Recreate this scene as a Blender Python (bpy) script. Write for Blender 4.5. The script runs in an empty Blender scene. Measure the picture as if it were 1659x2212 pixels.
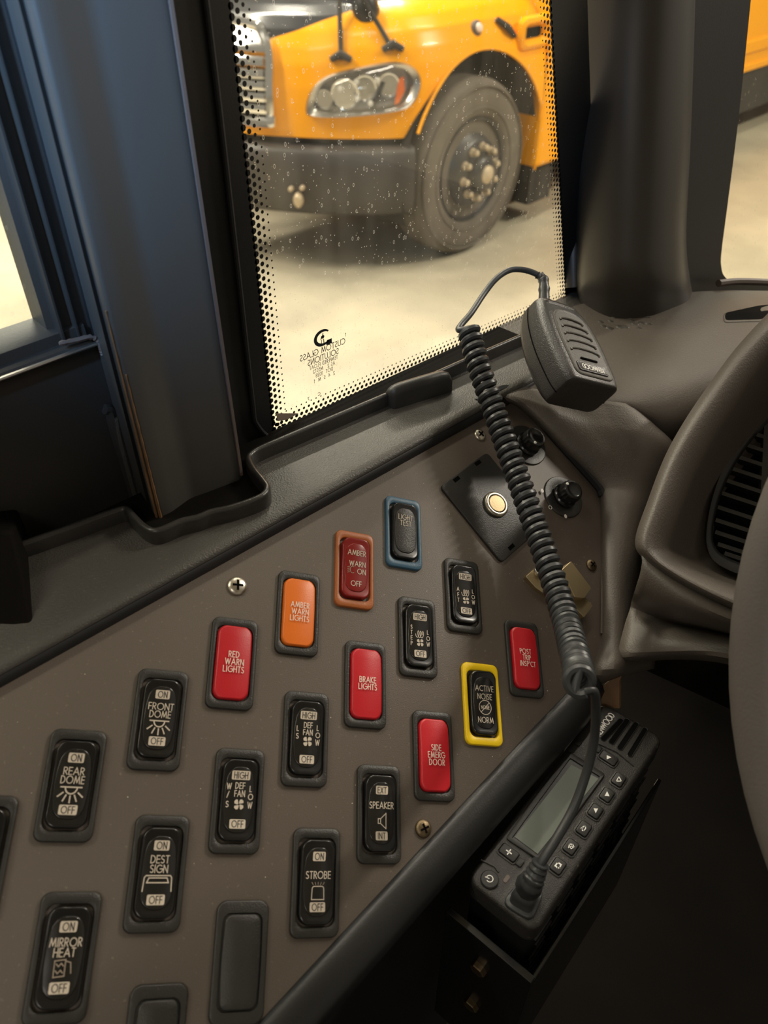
import bpy, math, random
import numpy as np
from mathutils import Vector, Matrix
from mathutils.bvhtree import BVHTree
random.seed(4)
rng = np.random.default_rng(4)
SC = bpy.context.scene
COL = SC.collection

# ------------------------------------------------------------------ camera
F_PX, CX, CY = 1661.0, 829.5, 1106.0
PITCH, AZ, HC = math.radians(40.0), math.radians(44.9), 1.9
_fh = np.array([-math.sin(AZ), math.cos(AZ), 0.0])
_r = np.array([math.cos(AZ), math.sin(AZ), 0.0])
_z = np.array([0, 0, 1.0])
AX = np.stack([_r, -_fh * math.sin(PITCH) - _z * math.cos(PITCH), _fh * math.cos(PITCH) - _z * math.sin(PITCH)])
CAM = np.array([0, 0, HC])
cam_data = bpy.data.cameras.new('camera')
cam_data.sensor_fit = 'HORIZONTAL'
cam_data.sensor_width = 36.0
cam_data.lens = 36.0 * F_PX / 1659.0
cam_data.clip_start = 0.02
cam_data.clip_end = 200
cam_data.dof.use_dof = True
cam_data.dof.focus_distance = 0.52
cam_data.dof.aperture_fstop = cam_data.lens / 1000 / 0.0026
cam = bpy.data.objects.new('camera', cam_data)
COL.objects.link(cam)
cam.location = CAM
cam.rotation_euler = (math.pi / 2 - PITCH, 0, AZ)
SC.camera = cam

# ------------------------------------------------------------------ world, lights, exposure
SC.view_settings.view_transform = 'Standard'
SC.view_settings.look = 'None'
SC.view_settings.gamma = 1.0
SC.view_settings.use_curve_mapping = False
SC.view_settings.exposure = 0.0
world = bpy.data.worlds.new('garage_ambient')
SC.world = world
world.use_nodes = True
world.node_tree.nodes['Background'].inputs[0].default_value = (1.0, 0.90, 0.74, 1)
world.node_tree.nodes['Background'].inputs[1].default_value = 0.30


def area_light(name, loc, target, size, size_y, power, color):
    l = bpy.data.lights.new(name, 'AREA')
    l.shape = 'RECTANGLE'
    l.size = size
    l.size_y = size_y
    l.energy = power
    l.color = color
    o = bpy.data.objects.new(name, l)
    COL.objects.link(o)
    o.location = loc
    d = Vector(target) - Vector(loc)
    o.rotation_euler = d.to_track_quat('-Z', 'Y').to_euler()
    return o


WARM = (1.0, 0.91, 0.77)
for x, y, pw in [(-1.7, -1.5, 60), (-1.7, 2.2, 60), (-1.7, 5.6, 80), (-5.6, -1.0, 420), (-5.6, 2.6, 420), (-5.6, 6.2, 420), (1.6, 6.5, 520)]:
    area_light('garage_strip_light', (x, y, 5.2), (x, y, 0), 0.22, 2.4, pw, WARM)
area_light('cab_dome_light', (0.30, -0.55, 2.45), (-0.10, 0.3, 1.5), 0.30, 0.30, 2.6, (1.0, 0.93, 0.86))
bl_ = bpy.data.lights.new('added_blue_spot', 'SPOT')  # added unseen spot that tints the pillar top blue
bl_.energy = 120.0
bl_.color = (0.32, 0.58, 1.0)
bl_.spot_size = math.radians(34)
bl_.spot_blend = 1.0
bl_.shadow_soft_size = 0.03
blo = bpy.data.objects.new('added_blue_spot', bl_)
COL.objects.link(blo)
blo.location = (-0.06, -0.42, 2.30)
blo.rotation_euler = (Vector((-0.37, 0.04, 1.99)) - Vector((-0.06, -0.42, 2.30))).to_track_quat('-Z', 'Y').to_euler()

# ------------------------------------------------------------------ pixel helpers (every ray ends on a real plane)
def ray(x, y):
    return np.array([(x - CX) / F_PX, (y - CY) / F_PX, 1.0]) @ AX


def at(x, y, d):
    return CAM + ray(x, y) * d


def hit(x, y, p, n):
    d = ray(x, y)
    return CAM + d * (np.dot(p - CAM, n) / np.dot(d, n))


def hx(x, y, X): return hit(x, y, np.array([X, 0, 0]), np.array([1.0, 0, 0]))
def hz(x, y, Z): return hit(x, y, np.array([0, 0, Z]), np.array([0, 0, 1.0]))


# switch panel frame
PO = np.array([-0.2030, 0.1420, 1.5325])
PU = np.array([0.524, 0.764, -0.376]); PU /= np.linalg.norm(PU)
PN = np.array([0.545, 0.038, 0.837]); PN -= PU * (PN @ PU); PN /= np.linalg.norm(PN)
PV = np.cross(PN, PU)


def onp(x, y, h=0.0): return hit(x, y, PO + PN * h, PN)
def puv(x, y, h=0.0):
    q = onp(x, y, h) - PO
    return np.array([q @ PU, q @ PV])


ES = -0.04          # the sill drops slightly towards the front
def sill_z(y): return 1.600 + ES * (y - 0.22)
SILL_P = np.array([-0.29, 0.22, 1.600])
SILL_N = np.array([0, 0.04, 1.0]) / math.hypot(1, 0.04)
def on_sill(x, y, h=0.0): return hit(x, y, SILL_P + SILL_N * h, SILL_N)


# ------------------------------------------------------------------ materials
MATS = {}


def new_mat(name):
    m = bpy.data.materials.new(name)
    m.use_nodes = True
    nt = m.node_tree
    b = nt.nodes['Principled BSDF']
    MATS[name] = m
    return m, nt, b


def plastic(name, col, rough=0.5, bump=0.0, bscale=900, var=0.12, metal=0.0, spec=0.5, coat=0.0, dust=0.0, vscale=14):
    m, nt, b = new_mat(name)
    b.inputs['Roughness'].default_value = rough
    b.inputs['Metallic'].default_value = metal
    b.inputs['Specular IOR Level'].default_value = spec
    b.inputs['Coat Weight'].default_value = coat
    tc = nt.nodes.new('ShaderNodeTexCoord')
    n1 = nt.nodes.new('ShaderNodeTexNoise')
    n1.inputs['Scale'].default_value = vscale
    n1.inputs['Detail'].default_value = 5
    nt.links.new(tc.outputs['Object'], n1.inputs['Vector'])
    ramp = nt.nodes.new('ShaderNodeMix')
    ramp.data_type = 'RGBA'
    ramp.inputs[6].default_value = (*[c * (1 - var) for c in col], 1)
    ramp.inputs[7].default_value = (*[min(1, c * (1 + var)) for c in col], 1)
    nt.links.new(n1.outputs['Fac'], ramp.inputs[0])
    last = ramp.outputs[2]
    if dust > 0:
        v = nt.nodes.new('ShaderNodeTexNoise')
        v.inputs['Scale'].default_value = 420
        v.inputs['Detail'].default_value = 2
        nt.links.new(tc.outputs['Object'], v.inputs['Vector'])
        mr = nt.nodes.new('ShaderNodeMapRange')
        mr.inputs['From Min'].default_value = 0.66
        mr.inputs['From Max'].default_value = 0.78
        mr.inputs['To Max'].default_value = dust
        nt.links.new(v.outputs['Fac'], mr.inputs['Value'])
        mx = nt.nodes.new('ShaderNodeMix')
        mx.data_type = 'RGBA'
        mx.inputs[7].default_value = (0.42, 0.37, 0.29, 1)
        nt.links.new(mr.outputs[0], mx.inputs[0])
        nt.links.new(last, mx.inputs[6])
        last = mx.outputs[2]
    nt.links.new(last, b.inputs['Base Color'])
    if bump > 0:
        n2 = nt.nodes.new('ShaderNodeTexNoise')
        n2.inputs['Scale'].default_value = bscale
        n2.inputs['Detail'].default_value = 2
        nt.links.new(tc.outputs['Object'], n2.inputs['Vector'])
        bp = nt.nodes.new('ShaderNodeBump')
        bp.inputs['Strength'].default_value = bump
        bp.inputs['Distance'].default_value = 0.0006
        nt.links.new(n2.outputs['Fac'], bp.inputs['Height'])
        nt.links.new(bp.outputs[0], b.inputs['Normal'])
    return m


M = {}
M['panel'] = plastic('taupe_panel_plastic', (0.110, 0.088, 0.070), 0.50, 0.25, 1400, 0.08, dust=0.25)
M['dash'] = plastic('dark_taupe_dash_plastic', (0.098, 0.083, 0.068), 0.50, 0.5, 900, 0.10, dust=0.12)
M['sill'] = plastic('charcoal_sill_plastic', (0.056, 0.051, 0.044), 0.45, 0.7, 900, 0.12, dust=0.15)
M['trim'] = plastic('black_trim_plastic', (0.030, 0.028, 0.025), 0.45, 0.15, 900, 0.15)
M['pillar'] = plastic('charcoal_pillar_paint', (0.062, 0.059, 0.053), 0.42, 0.05, 700, 0.12, vscale=6)
M['apillar'] = plastic('dark_brown_pillar_vinyl', (0.034, 0.029, 0.024), 0.40, 0.05, 700, 0.12, vscale=6)
M['black'] = plastic('black_plastic', (0.013, 0.013, 0.013), 0.38, 0.1, 900, 0.2)
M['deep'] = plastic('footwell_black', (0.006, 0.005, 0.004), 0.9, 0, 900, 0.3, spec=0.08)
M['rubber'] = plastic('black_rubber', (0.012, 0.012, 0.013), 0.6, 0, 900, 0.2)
M['cord'] = plastic('dark_grey_cord_rubber', (0.034, 0.036, 0.037), 0.40, 0.0, 900, 0.15)
M['bezel'] = plastic('charcoal_bezel', (0.025, 0.024, 0.021), 0.42, 0.3, 1500, 0.1, dust=0.05)
M['rocker'] = plastic('gloss_black_rocker', (0.008, 0.008, 0.008), 0.22, 0, 900, 0.1, spec=0.6)
M['lens'] = plastic('smoked_rocker_lens', (0.014, 0.013, 0.012), 0.20, 0, 900, 0.2, spec=0.6)
M['print'] = plastic('beige_print', (0.58, 0.50, 0.40), 0.6, 0, 900, 0.12, vscale=600)
M['print_dim'] = plastic('worn_beige_print', (0.30, 0.24, 0.18), 0.6, 0, 900, 0.3, vscale=900)
M['print_pink'] = plastic('pale_print', (0.80, 0.66, 0.56), 0.6, 0, 900, 0.05)
M['print_dark'] = plastic('dark_print', (0.03, 0.026, 0.022), 0.6, 0, 900, 0.1)
M['red'] = plastic('red_indicator_plastic', (0.52, 0.012, 0.020), 0.38, 0.08, 1500, 0.06)
M['orange'] = plastic('orange_indicator_plastic', (0.78, 0.17, 0.015), 0.38, 0.08, 1500, 0.06)
M['redlens'] = plastic('red_rocker_plastic', (0.22, 0.012, 0.010), 0.25, 0, 900, 0.15)
M['orangebezel'] = plastic('burnt_orange_bezel', (0.36, 0.105, 0.025), 0.42, 0.2, 1500, 0.1)
M['bluebezel'] = plastic('slate_blue_bezel', (0.040, 0.105, 0.165), 0.42, 0.2, 1500, 0.1)
M['yellowbezel'] = plastic('yellow_bezel', (0.92, 0.62, 0.006), 0.42, 0.1, 1500, 0.04)
M['steel'] = plastic('brushed_steel', (0.62, 0.57, 0.47), 0.32, 0.1, 800, 0.1, metal=1.0)
M['brass'] = plastic('dull_brass', (0.50, 0.40, 0.24), 0.50, 0.1, 800, 0.12, metal=1.0)
M['oldscrew'] = plastic('tarnished_screw', (0.20, 0.15, 0.09), 0.45, 0.2, 800, 0.3, metal=1.0)
M['dark'] = plastic('slot_black', (0.004, 0.004, 0.004), 0.9, 0, 900, 0.1, spec=0.05)
M['rim'] = plastic('black_rim_plastic', (0.030, 0.028, 0.025), 0.32, 0.2, 900, 0.15)
M['worn'] = plastic('worn_brown_edge', (0.16, 0.085, 0.036), 0.6, 0.2, 700, 0.5, vscale=60)
M['strip'] = plastic('brown_frame_strip', (0.115, 0.088, 0.075), 0.5, 0, 700, 0.2)
M['radio'] = plastic('radio_charcoal_plastic', (0.024, 0.022, 0.020), 0.45, 0.5, 1500, 0.12, dust=0.25)
M['button'] = plastic('radio_button_rubber', (0.014, 0.013, 0.012), 0.5, 0.2, 1500, 0.1)
M['lcd'] = plastic('lcd_glass', (0.15, 0.165, 0.145), 0.07, 0, 900, 0.06, spec=0.8)
M['white'] = plastic('white_print', (0.85, 0.83, 0.78), 0.6, 0, 900, 0.03)
M['vent'] = plastic('vent_black_plastic', (0.016, 0.016, 0.015), 0.32, 0.1, 900, 0.1)
M['wheel'] = plastic('steering_wheel_vinyl', (0.175, 0.155, 0.138), 0.50, 0.25, 600, 0.1)
M['mic'] = plastic('mic_dark_plastic', (0.042, 0.039, 0.037), 0.30, 0.45, 1300, 0.08)
M['micface'] = plastic('mic_face_plastic', (0.078, 0.070, 0.058), 0.42, 0.5, 1300, 0.1)
# outside
M['yellow'] = plastic('school_bus_yellow_paint', (0.95, 0.385, 0.0), 0.28, 0, 50, 0.02, coat=0.12, spec=0.3)
M['hood_black'] = plastic('black_hood_paint', (0.02, 0.021, 0.024), 0.22, 0, 50, 0.1, coat=0.6)
M['bumper'] = plastic('grey_black_bumper', (0.060, 0.053, 0.049), 0.45, 0, 50, 0.12, vscale=5)
M['chrome'] = plastic('chrome', (0.86, 0.85, 0.83), 0.12, 0, 50, 0.03, metal=1.0)
M['chrome_dull'] = plastic('dull_chrome', (0.55, 0.53, 0.50), 0.3, 0, 50, 0.08, metal=1.0)
M['tyre'] = plastic('dusty_tyre_rubber', (0.120, 0.100, 0.078), 0.8, 0.4, 60, 0.25, vscale=9)
M['wheel_black'] = plastic('black_steel_wheel', (0.035, 0.034, 0.034), 0.35, 0, 60, 0.2)
M['hubmetal'] = plastic('dusty_lug_metal', (0.55, 0.44, 0.30), 0.5, 0.2, 60, 0.2, metal=0.3)
M['amber'] = plastic('amber_lens', (0.80, 0.16, 0.02), 0.2, 0, 60, 0.05)
M['under'] = plastic('undercarriage_black', (0.03, 0.027, 0.023), 0.8, 0, 60, 0.2)
M['skirt'] = plastic('black_rub_rail', (0.03, 0.028, 0.026), 0.5, 0, 60, 0.2)
M['lampback'] = plastic('headlight_reflector', (0.62, 0.58, 0.54), 0.3, 0.6, 30, 0.2, metal=0.35)


def concrete():
    m, nt, b = new_mat('garage_concrete')
    b.inputs['Roughness'].default_value = 0.55
    tc = nt.nodes.new('ShaderNodeTexCoord')
    n = nt.nodes.new('ShaderNodeTexNoise')
    n.inputs['Scale'].default_value = 1.4
    n.inputs['Detail'].default_value = 7
    n.inputs['Roughness'].default_value = 0.55
    nt.links.new(tc.outputs['Object'], n.inputs['Vector'])
    r = nt.nodes.new('ShaderNodeValToRGB')
    r.color_ramp.elements[0].position = 0.30
    r.color_ramp.elements[0].color = (0.33, 0.295, 0.225, 1)
    r.color_ramp.elements[1].position = 0.70
    r.color_ramp.elements[1].color = (0.54, 0.475, 0.35, 1)
    nt.links.new(n.outputs['Fac'], r.inputs[0])
    nt.links.new(r.outputs[0], b.inputs['Base Color'])
    return m


M['concrete'] = concrete()


def dirty_glass(name, amount, tint):
    """clear glass with dried drops, dust specks and wiped streaks"""
    m, nt, b = new_mat(name)
    nt.nodes.remove(b)
    out = nt.nodes['Material Output']
    tr = nt.nodes.new('ShaderNodeBsdfTransparent')
    tr.inputs[0].default_value = (*tint, 1)
    df = nt.nodes.new('ShaderNodeBsdfTranslucent')
    df.inputs[0].default_value = (0.80, 0.72, 0.58, 1)
    dd = nt.nodes.new('ShaderNodeBsdfDiffuse')
    dd.inputs[0].default_value = (0.70, 0.64, 0.52, 1)
    ad = nt.nodes.new('ShaderNodeMixShader')
    ad.inputs[0].default_value = 0.5
    nt.links.new(df.outputs[0], ad.inputs[1])
    nt.links.new(dd.outputs[0], ad.inputs[2])
    tc = nt.nodes.new('ShaderNodeTexCoord')
    # wiped haze, stretched in the vertical
    mp = nt.nodes.new('ShaderNodeMapping')
    mp.inputs['Scale'].default_value = (60, 60, 9)
    nt.links.new(tc.outputs['Object'], mp.inputs[0])
    n = nt.nodes.new('ShaderNodeTexNoise')
    n.inputs['Scale'].default_value = 1.0
    n.inputs['Detail'].default_value = 5
    nt.links.new(mp.outputs[0], n.inputs['Vector'])
    hz_ = nt.nodes.new('ShaderNodeMapRange')
    hz_.inputs['From Min'].default_value = 0.35
    hz_.inputs['From Max'].default_value = 0.75
    hz_.inputs['To Min'].default_value = 0.0
    hz_.inputs['To Max'].default_value = 0.035
    nt.links.new(n.outputs['Fac'], hz_.inputs['Value'])
    # drop rims
    v = nt.nodes.new('ShaderNodeTexVoronoi')
    v.inputs['Scale'].default_value = 300
    mp2 = nt.nodes.new('ShaderNodeMapping')
    mp2.inputs['Scale'].default_value = (1, 1, 0.6)
    nt.links.new(tc.outputs['Object'], mp2.inputs[0])
    nt.links.new(mp2.outputs[0], v.inputs['Vector'])
    m1 = nt.nodes.new('ShaderNodeMath'); m1.operation = 'SUBTRACT'; m1.inputs[1].default_value = 0.20
    nt.links.new(v.outputs['Distance'], m1.inputs[0])
    m2 = nt.nodes.new('ShaderNodeMath'); m2.operation = 'ABSOLUTE'
    nt.links.new(m1.outputs[0], m2.inputs[0])
    m3 = nt.nodes.new('ShaderNodeMapRange')
    m3.inputs['From Min'].default_value = 0.02
    m3.inputs['From Max'].default_value = 0.06
    m3.inputs['To Min'].default_value = 0.40
    m3.inputs['To Max'].default_value = 0.0
    nt.links.new(m2.outputs[0], m3.inputs['Value'])
    sep = nt.nodes.new('ShaderNodeSeparateColor')
    nt.links.new(v.outputs['Color'], sep.inputs[0])
    gt = nt.nodes.new('ShaderNodeMath'); gt.operation = 'GREATER_THAN'; gt.inputs[1].default_value = 0.90
    nt.links.new(sep.outputs[0], gt.inputs[0])
    mu = nt.nodes.new('ShaderNodeMath'); mu.operation = 'MULTIPLY'
    nt.links.new(m3.outputs[0], mu.inputs[0]); nt.links.new(gt.outputs[0], mu.inputs[1])
    # specks
    v2 = nt.nodes.new('ShaderNodeTexVoronoi')
    v2.inputs['Scale'].default_value = 520
    nt.links.new(tc.outputs['Object'], v2.inputs['Vector'])
    s1 = nt.nodes.new('ShaderNodeMapRange')
    s1.inputs['From Min'].default_value = 0.10
    s1.inputs['From Max'].default_value = 0.22
    s1.inputs['To Min'].default_value = 0.6
    s1.inputs['To Max'].default_value = 0.0
    nt.links.new(v2.outputs['Distance'], s1.inputs['Value'])
    sep2 = nt.nodes.new('ShaderNodeSeparateColor')
    nt.links.new(v2.outputs['Color'], sep2.inputs[0])
    gt2 = nt.nodes.new('ShaderNodeMath'); gt2.operation = 'GREATER_THAN'; gt2.inputs[1].default_value = 0.88
    nt.links.new(sep2.outputs[1], gt2.inputs[0])
    mu2 = nt.nodes.new('ShaderNodeMath'); mu2.operation = 'MULTIPLY'
    nt.links.new(s1.outputs[0], mu2.inputs[0]); nt.links.new(gt2.outputs[0], mu2.inputs[1])
    a1 = nt.nodes.new('ShaderNodeMath'); a1.operation = 'ADD'
    nt.links.new(mu.outputs[0], a1.inputs[0]); nt.links.new(mu2.outputs[0], a1.inputs[1])
    a2 = nt.nodes.new('ShaderNodeMath'); a2.operation = 'ADD'
    nt.links.new(a1.outputs[0], a2.inputs[0]); nt.links.new(hz_.outputs[0], a2.inputs[1])
    sc_ = nt.nodes.new('ShaderNodeMath'); sc_.operation = 'MULTIPLY'; sc_.inputs[1].default_value = amount
    sc_.use_clamp = True
    nt.links.new(a2.outputs[0], sc_.inputs[0])
    mix = nt.nodes.new('ShaderNodeMixShader')
    nt.links.new(sc_.outputs[0], mix.inputs[0])
    nt.links.new(tr.outputs[0], mix.inputs[1])
    nt.links.new(ad.outputs[0], mix.inputs[2])
    gl = nt.nodes.new('ShaderNodeBsdfGlossy')
    gl.inputs['Roughness'].default_value = 0.02
    mix2 = nt.nodes.new('ShaderNodeMixShader')
    mix2.inputs[0].default_value = 0.03
    nt.links.new(mix.outputs[0], mix2.inputs[1])
    nt.links.new(gl.outputs[0], mix2.inputs[2])
    nt.links.new(mix2.outputs[0], out.inputs[0])
    return m


M['glass'] = dirty_glass('dusty_window_glass', 1.0, (0.97, 0.98, 0.95))
M['glass2'] = dirty_glass('clear_window_glass', 0.35, (0.95, 0.97, 0.93))


def lamp_lens():
    m, nt, b = new_mat('clear_lamp_lens')
    nt.nodes.remove(b)
    tr = nt.nodes.new('ShaderNodeBsdfTransparent')
    gl = nt.nodes.new('ShaderNodeBsdfGlossy'); gl.inputs['Roughness'].default_value = 0.05
    mix = nt.nodes.new('ShaderNodeMixShader'); mix.inputs[0].default_value = 0.12
    nt.links.new(tr.outputs[0], mix.inputs[1]); nt.links.new(gl.outputs[0], mix.inputs[2])
    nt.links.new(mix.outputs[0], nt.nodes['Material Output'].inputs[0])
    return m


M['lamplens'] = lamp_lens()
M['liner'] = plastic('pale_cab_liner', (0.42, 0.40, 0.36), 0.7, 0, 50, 0.05)


# ------------------------------------------------------------------ object helpers
def tag(o, label=None, cat=None, group=None, kind=None):
    if label: o['label'] = label
    if cat: o['category'] = cat
    if group: o['group'] = group
    if kind: o['kind'] = kind
    return o


def empty(name, loc, mat=None):
    o = bpy.data.objects.new(name, None)
    o.empty_display_size = 0.01
    COL.objects.link(o)
    if mat is not None:
        o.matrix_world = mat
    else:
        o.location = Vector(loc)
    return o


def wmat(o):
    """world matrix without a depsgraph update"""
    m = o.matrix_basis.copy()
    return wmat(o.parent) @ o.matrix_parent_inverse @ m if o.parent else m


def mesh_data(name, verts, faces, mat, smooth=True, sharp=40):
    me = bpy.data.meshes.new(name)
    me.from_pydata([tuple(map(float, v)) for v in verts], [], [tuple(f) for f in faces])
    for mm in (mat if isinstance(mat, (list, tuple)) else [mat]):
        me.materials.append(mm)
    if smooth:
        me.polygons.foreach_set('use_smooth', [True] * len(me.polygons))
        try:
            me.set_sharp_from_angle(angle=math.radians(sharp))
        except Exception:
            pass
    me.update()
    return me


def link(name, me, parent=None, loc=None):
    o = bpy.data.objects.new(name, me)
    COL.objects.link(o)
    if parent is not None:
        o.parent = parent
    if loc is not None:
        o.location = Vector(loc)
    return o


def wobj(name, verts, faces, mat, parent=None, smooth=True, sharp=40):
    """verts given in world space; a top-level mesh gets its origin at its own base"""
    v = np.array(verts, float)
    if parent is None:
        base = np.array([*(v[:, :2].min(0) + v[:, :2].max(0)) / 2, v[:, 2].min()])
        me = mesh_data(name, v - base, faces, mat, smooth, sharp)
        return link(name, me, None, base)
    inv = np.array(wmat(parent).inverted())
    v = v @ inv[:3, :3].T + inv[:3, 3]
    return link(name, mesh_data(name, v, faces, mat, smooth, sharp), parent)


class MB:
    """collects pieces of one part"""
    def __init__(s): s.v = []; s.f = []
    def add(s, v, f):
        o = len(s.v)
        s.v += [tuple(map(float, q)) for q in v]
        s.f += [tuple(i + o for i in q) for q in f]
        return s
    def w(s, name, mat, parent=None, **k): return wobj(name, s.v, s.f, mat, parent, **k)
    def l(s, name, mat, parent, **k): return link(name, mesh_data(name, s.v, s.f, mat, **k), parent)


def rings(rs, cap0=True, cap1=True, closed=True):
    n = len(rs[0]); v = []; f = []
    for r in rs: v += [tuple(p) for p in r]
    m = n if closed else n - 1
    for i in range(len(rs) - 1):
        for j in range(m):
            a, b = i * n + j, i * n + (j + 1) % n
            f.append((a, b, b + n, a + n))
    if cap0: f.append(tuple(range(n))[::-1])
    if cap1: f.append(tuple(range((len(rs) - 1) * n, len(rs) * n)))
    return v, f


def rrect(w, h, r, n=5):
    p = []
    for cx_, cy_, a in ((w / 2 - r, h / 2 - r, 0), (-w / 2 + r, h / 2 - r, 90), (-w / 2 + r, -h / 2 + r, 180), (w / 2 - r, -h / 2 + r, 270)):
        for i in range(n + 1):
            t = math.radians(a + 90 * i / n)
            p.append((cx_ + r * math.cos(t), cy_ + r * math.sin(t)))
    return p


def z3(p, z): return [(x, y, z(x, y) if callable(z) else z) for x, y in p]


def inset(poly, d):
    """move a counter-clockwise outline inwards by d"""
    p = np.array(poly, float); n = len(p); out = []
    for i in range(n):
        a, b, c = p[i - 1], p[i], p[(i + 1) % n]
        e1 = b - a; e2 = c - b
        e1 = e1 / (np.linalg.norm(e1) + 1e-12); e2 = e2 / (np.linalg.norm(e2) + 1e-12)
        n1 = np.array([-e1[1], e1[0]]); n2 = np.array([-e2[1], e2[0]])
        m = n1 + n2
        m = m / max(m @ m, 0.5) * 2 / 1.0
        out.append(b + m * d * 0.5 * (2 / 1) / 1 if False else b + (n1 + n2) / max(1 + n1 @ n2, 0.4) * d)
    return [tuple(q) for q in out]


def round_poly(pts, r, n=4):
    """round the corners of a polygon with radius-like distance r (scalar or list)"""
    p = np.array(pts, float); N = len(p); out = []
    for i in range(N):
        a, b, c = p[i - 1], p[i], p[(i + 1) % N]
        rr = r[i] if isinstance(r, (list, tuple)) else r
        l1 = np.linalg.norm(a - b); l2 = np.linalg.norm(c - b)
        q = min(rr, l1 * 0.49, l2 * 0.49)
        s = b + (a - b) / l1 * q; e = b + (c - b) / l2 * q
        for k in range(n + 1):
            t = k / n
            out.append(tuple((1 - t) ** 2 * s + 2 * t * (1 - t) * b + t * t * e))
    return out


def ccw(p):
    a = sum(p[i - 1][0] * p[i][1] - p[i][0] * p[i - 1][1] for i in range(len(p)))
    return list(p) if a > 0 else list(p)[::-1]


def slab(poly, z0, z1, bev=0.0, seg=3):
    """prism of an outline with a rounded upper edge, local xy / z"""
    poly = ccw(poly)
    rs = [z3(poly, z0)]
    if bev > 0:
        for k in range(seg + 1):
            t = math.pi / 2 * k / seg
            rs.append(z3(inset(poly, bev * (1 - math.cos(t))), z1 - bev * (1 - math.sin(t))))
    else:
        rs.append(z3(poly, z1))
    return rings(rs)


def frame_pts(v, o, u, w, n):
    v = np.array(v, float)
    return np.array(o) + v[:, :1] * np.array(u) + v[:, 1:2] * np.array(w) + v[:, 2:3] * np.array(n)


def catmull(P, k, closed=False):
    P = np.array(P, float); n = len(P); out = []
    m = n if closed else n - 1
    for i in range(m):
        if closed:
            a, b, c, d = P[(i - 1) % n], P[i], P[(i + 1) % n], P[(i + 2) % n]
        else:
            b, c = P[i], P[i + 1]
            a = P[i - 1] if i > 0 else 2 * b - c
            d = P[i + 2] if i + 2 < n else 2 * c - b
        for j in range(k):
            t = j / k
            out.append(0.5 * ((2 * b) + (c - a) * t + (2 * a - 5 * b + 4 * c - d) * t * t + (-a + 3 * b - 3 * c + d) * t ** 3))
    if not closed: out.append(P[-1])
    return np.array(out)


def grid_pts(rows, ku=6, kv=6):
    """smooth surface through a grid of (pixel x, pixel y, depth) or 3-D rows"""
    A = np.array(rows, float)
    A = np.array([catmull(r, kv) for r in A])
    A = np.array([catmull(A[:, j], ku) for j in range(A.shape[1])]).transpose(1, 0, 2)
    return A


def grid_mesh(A, flip=False):
    n, m = A.shape[:2]
    v = A.reshape(-1, 3)
    f = [(i * m + j, i * m + j + 1, (i + 1) * m + j + 1, (i + 1) * m + j) for i in range(n - 1) for j in range(m - 1)]
    if flip: f = [q[::-1] for q in f]
    return v, f


def px_grid(rows, ku=6, kv=6):
    A = grid_pts(rows, ku, kv)
    return np.array([[at(*q) for q in r] for r in A])


def thick(o, t, offset=-1):
    m = o.modifiers.new('thickness', 'SOLIDIFY')
    m.thickness = t
    m.offset = offset
    return o


def frames(path, closed=False):
    P = np.array(path, float)
    T = np.gradient(P, axis=0)
    if closed:
        T = np.roll(P, -1, 0) - np.roll(P, 1, 0)
    T /= np.linalg.norm(T, axis=1)[:, None] + 1e-12
    n = np.cross(T[0], [0, 0, 1.0])
    if np.linalg.norm(n) < 1e-3: n = np.cross(T[0], [0, 1.0, 0])
    n /= np.linalg.norm(n)
    Ns = [n]
    for i in range(1, len(P)):
        n = Ns[-1] - T[i] * (Ns[-1] @ T[i])
        n /= np.linalg.norm(n)
        Ns.append(n)
    Ns = np.array(Ns)
    return P, T, Ns, np.cross(T, Ns)


def tube(path, r, n=10, caps=True):
    P, T, A, B = frames(path)
    R = np.full(len(P), r) if np.isscalar(r) else np.array(r)
    ang = np.linspace(0, 2 * math.pi, n, endpoint=False)
    rs = [[P[i] + R[i] * (math.cos(t) * A[i] + math.sin(t) * B[i]) for t in ang] for i in range(len(P))]
    return rings(rs, caps, caps)


def sweep(path, prof, side, up, caps=True):
    """open or closed profile (a,b) swept along a path: a along the local side vector, b along up"""
    P = np.array(path, float)
    T = np.gradient(P, axis=0); T /= np.linalg.norm(T, axis=1)[:, None]
    rs = []
    for i in range(len(P)):
        s = np.cross(T[i], up); s /= np.linalg.norm(s)
        if side < 0: s = -s
        u = np.array(up, float)
        rs.append([P[i] + a * s + b * u for a, b in prof])
    return rings(rs, caps, caps)


def box(c, s, ax=None):
    c = np.array(c, float); s = np.array(s, float) / 2
    ax = np.eye(3) if ax is None else np.array(ax)
    v = [c + sx * s[0] * ax[0] + sy * s[1] * ax[1] + sz * s[2] * ax[2] for sx in (-1, 1) for sy in (-1, 1) for sz in (-1, 1)]
    f = [(0, 1, 3, 2), (4, 6, 7, 5), (0, 4, 5, 1), (2, 3, 7, 6), (0, 2, 6, 4), (1, 5, 7, 3)]
    return v, f


def bevel(o, w, seg=2):
    m = o.modifiers.new('bevel', 'BEVEL')
    m.width = w; m.segments = seg; m.limit_method = 'ANGLE'; m.angle_limit = math.radians(35)
    return o


def lathe(prof, n=24):
    """(radius, z) profile around local z"""
    rs = [[(r * math.cos(t), r * math.sin(t), z) for t in np.linspace(0, 2 * math.pi, n, endpoint=False)] for r, z in prof]
    return rings(rs)


# ------------------------------------------------------------------ stroke lettering
def arc(cx, cy, rx, ry, a0, a1, n=10):
    return [(cx + rx * math.cos(math.radians(a0 + (a1 - a0) * i / n)), cy + ry * math.sin(math.radians(a0 + (a1 - a0) * i / n))) for i in range(n + 1)]


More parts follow.
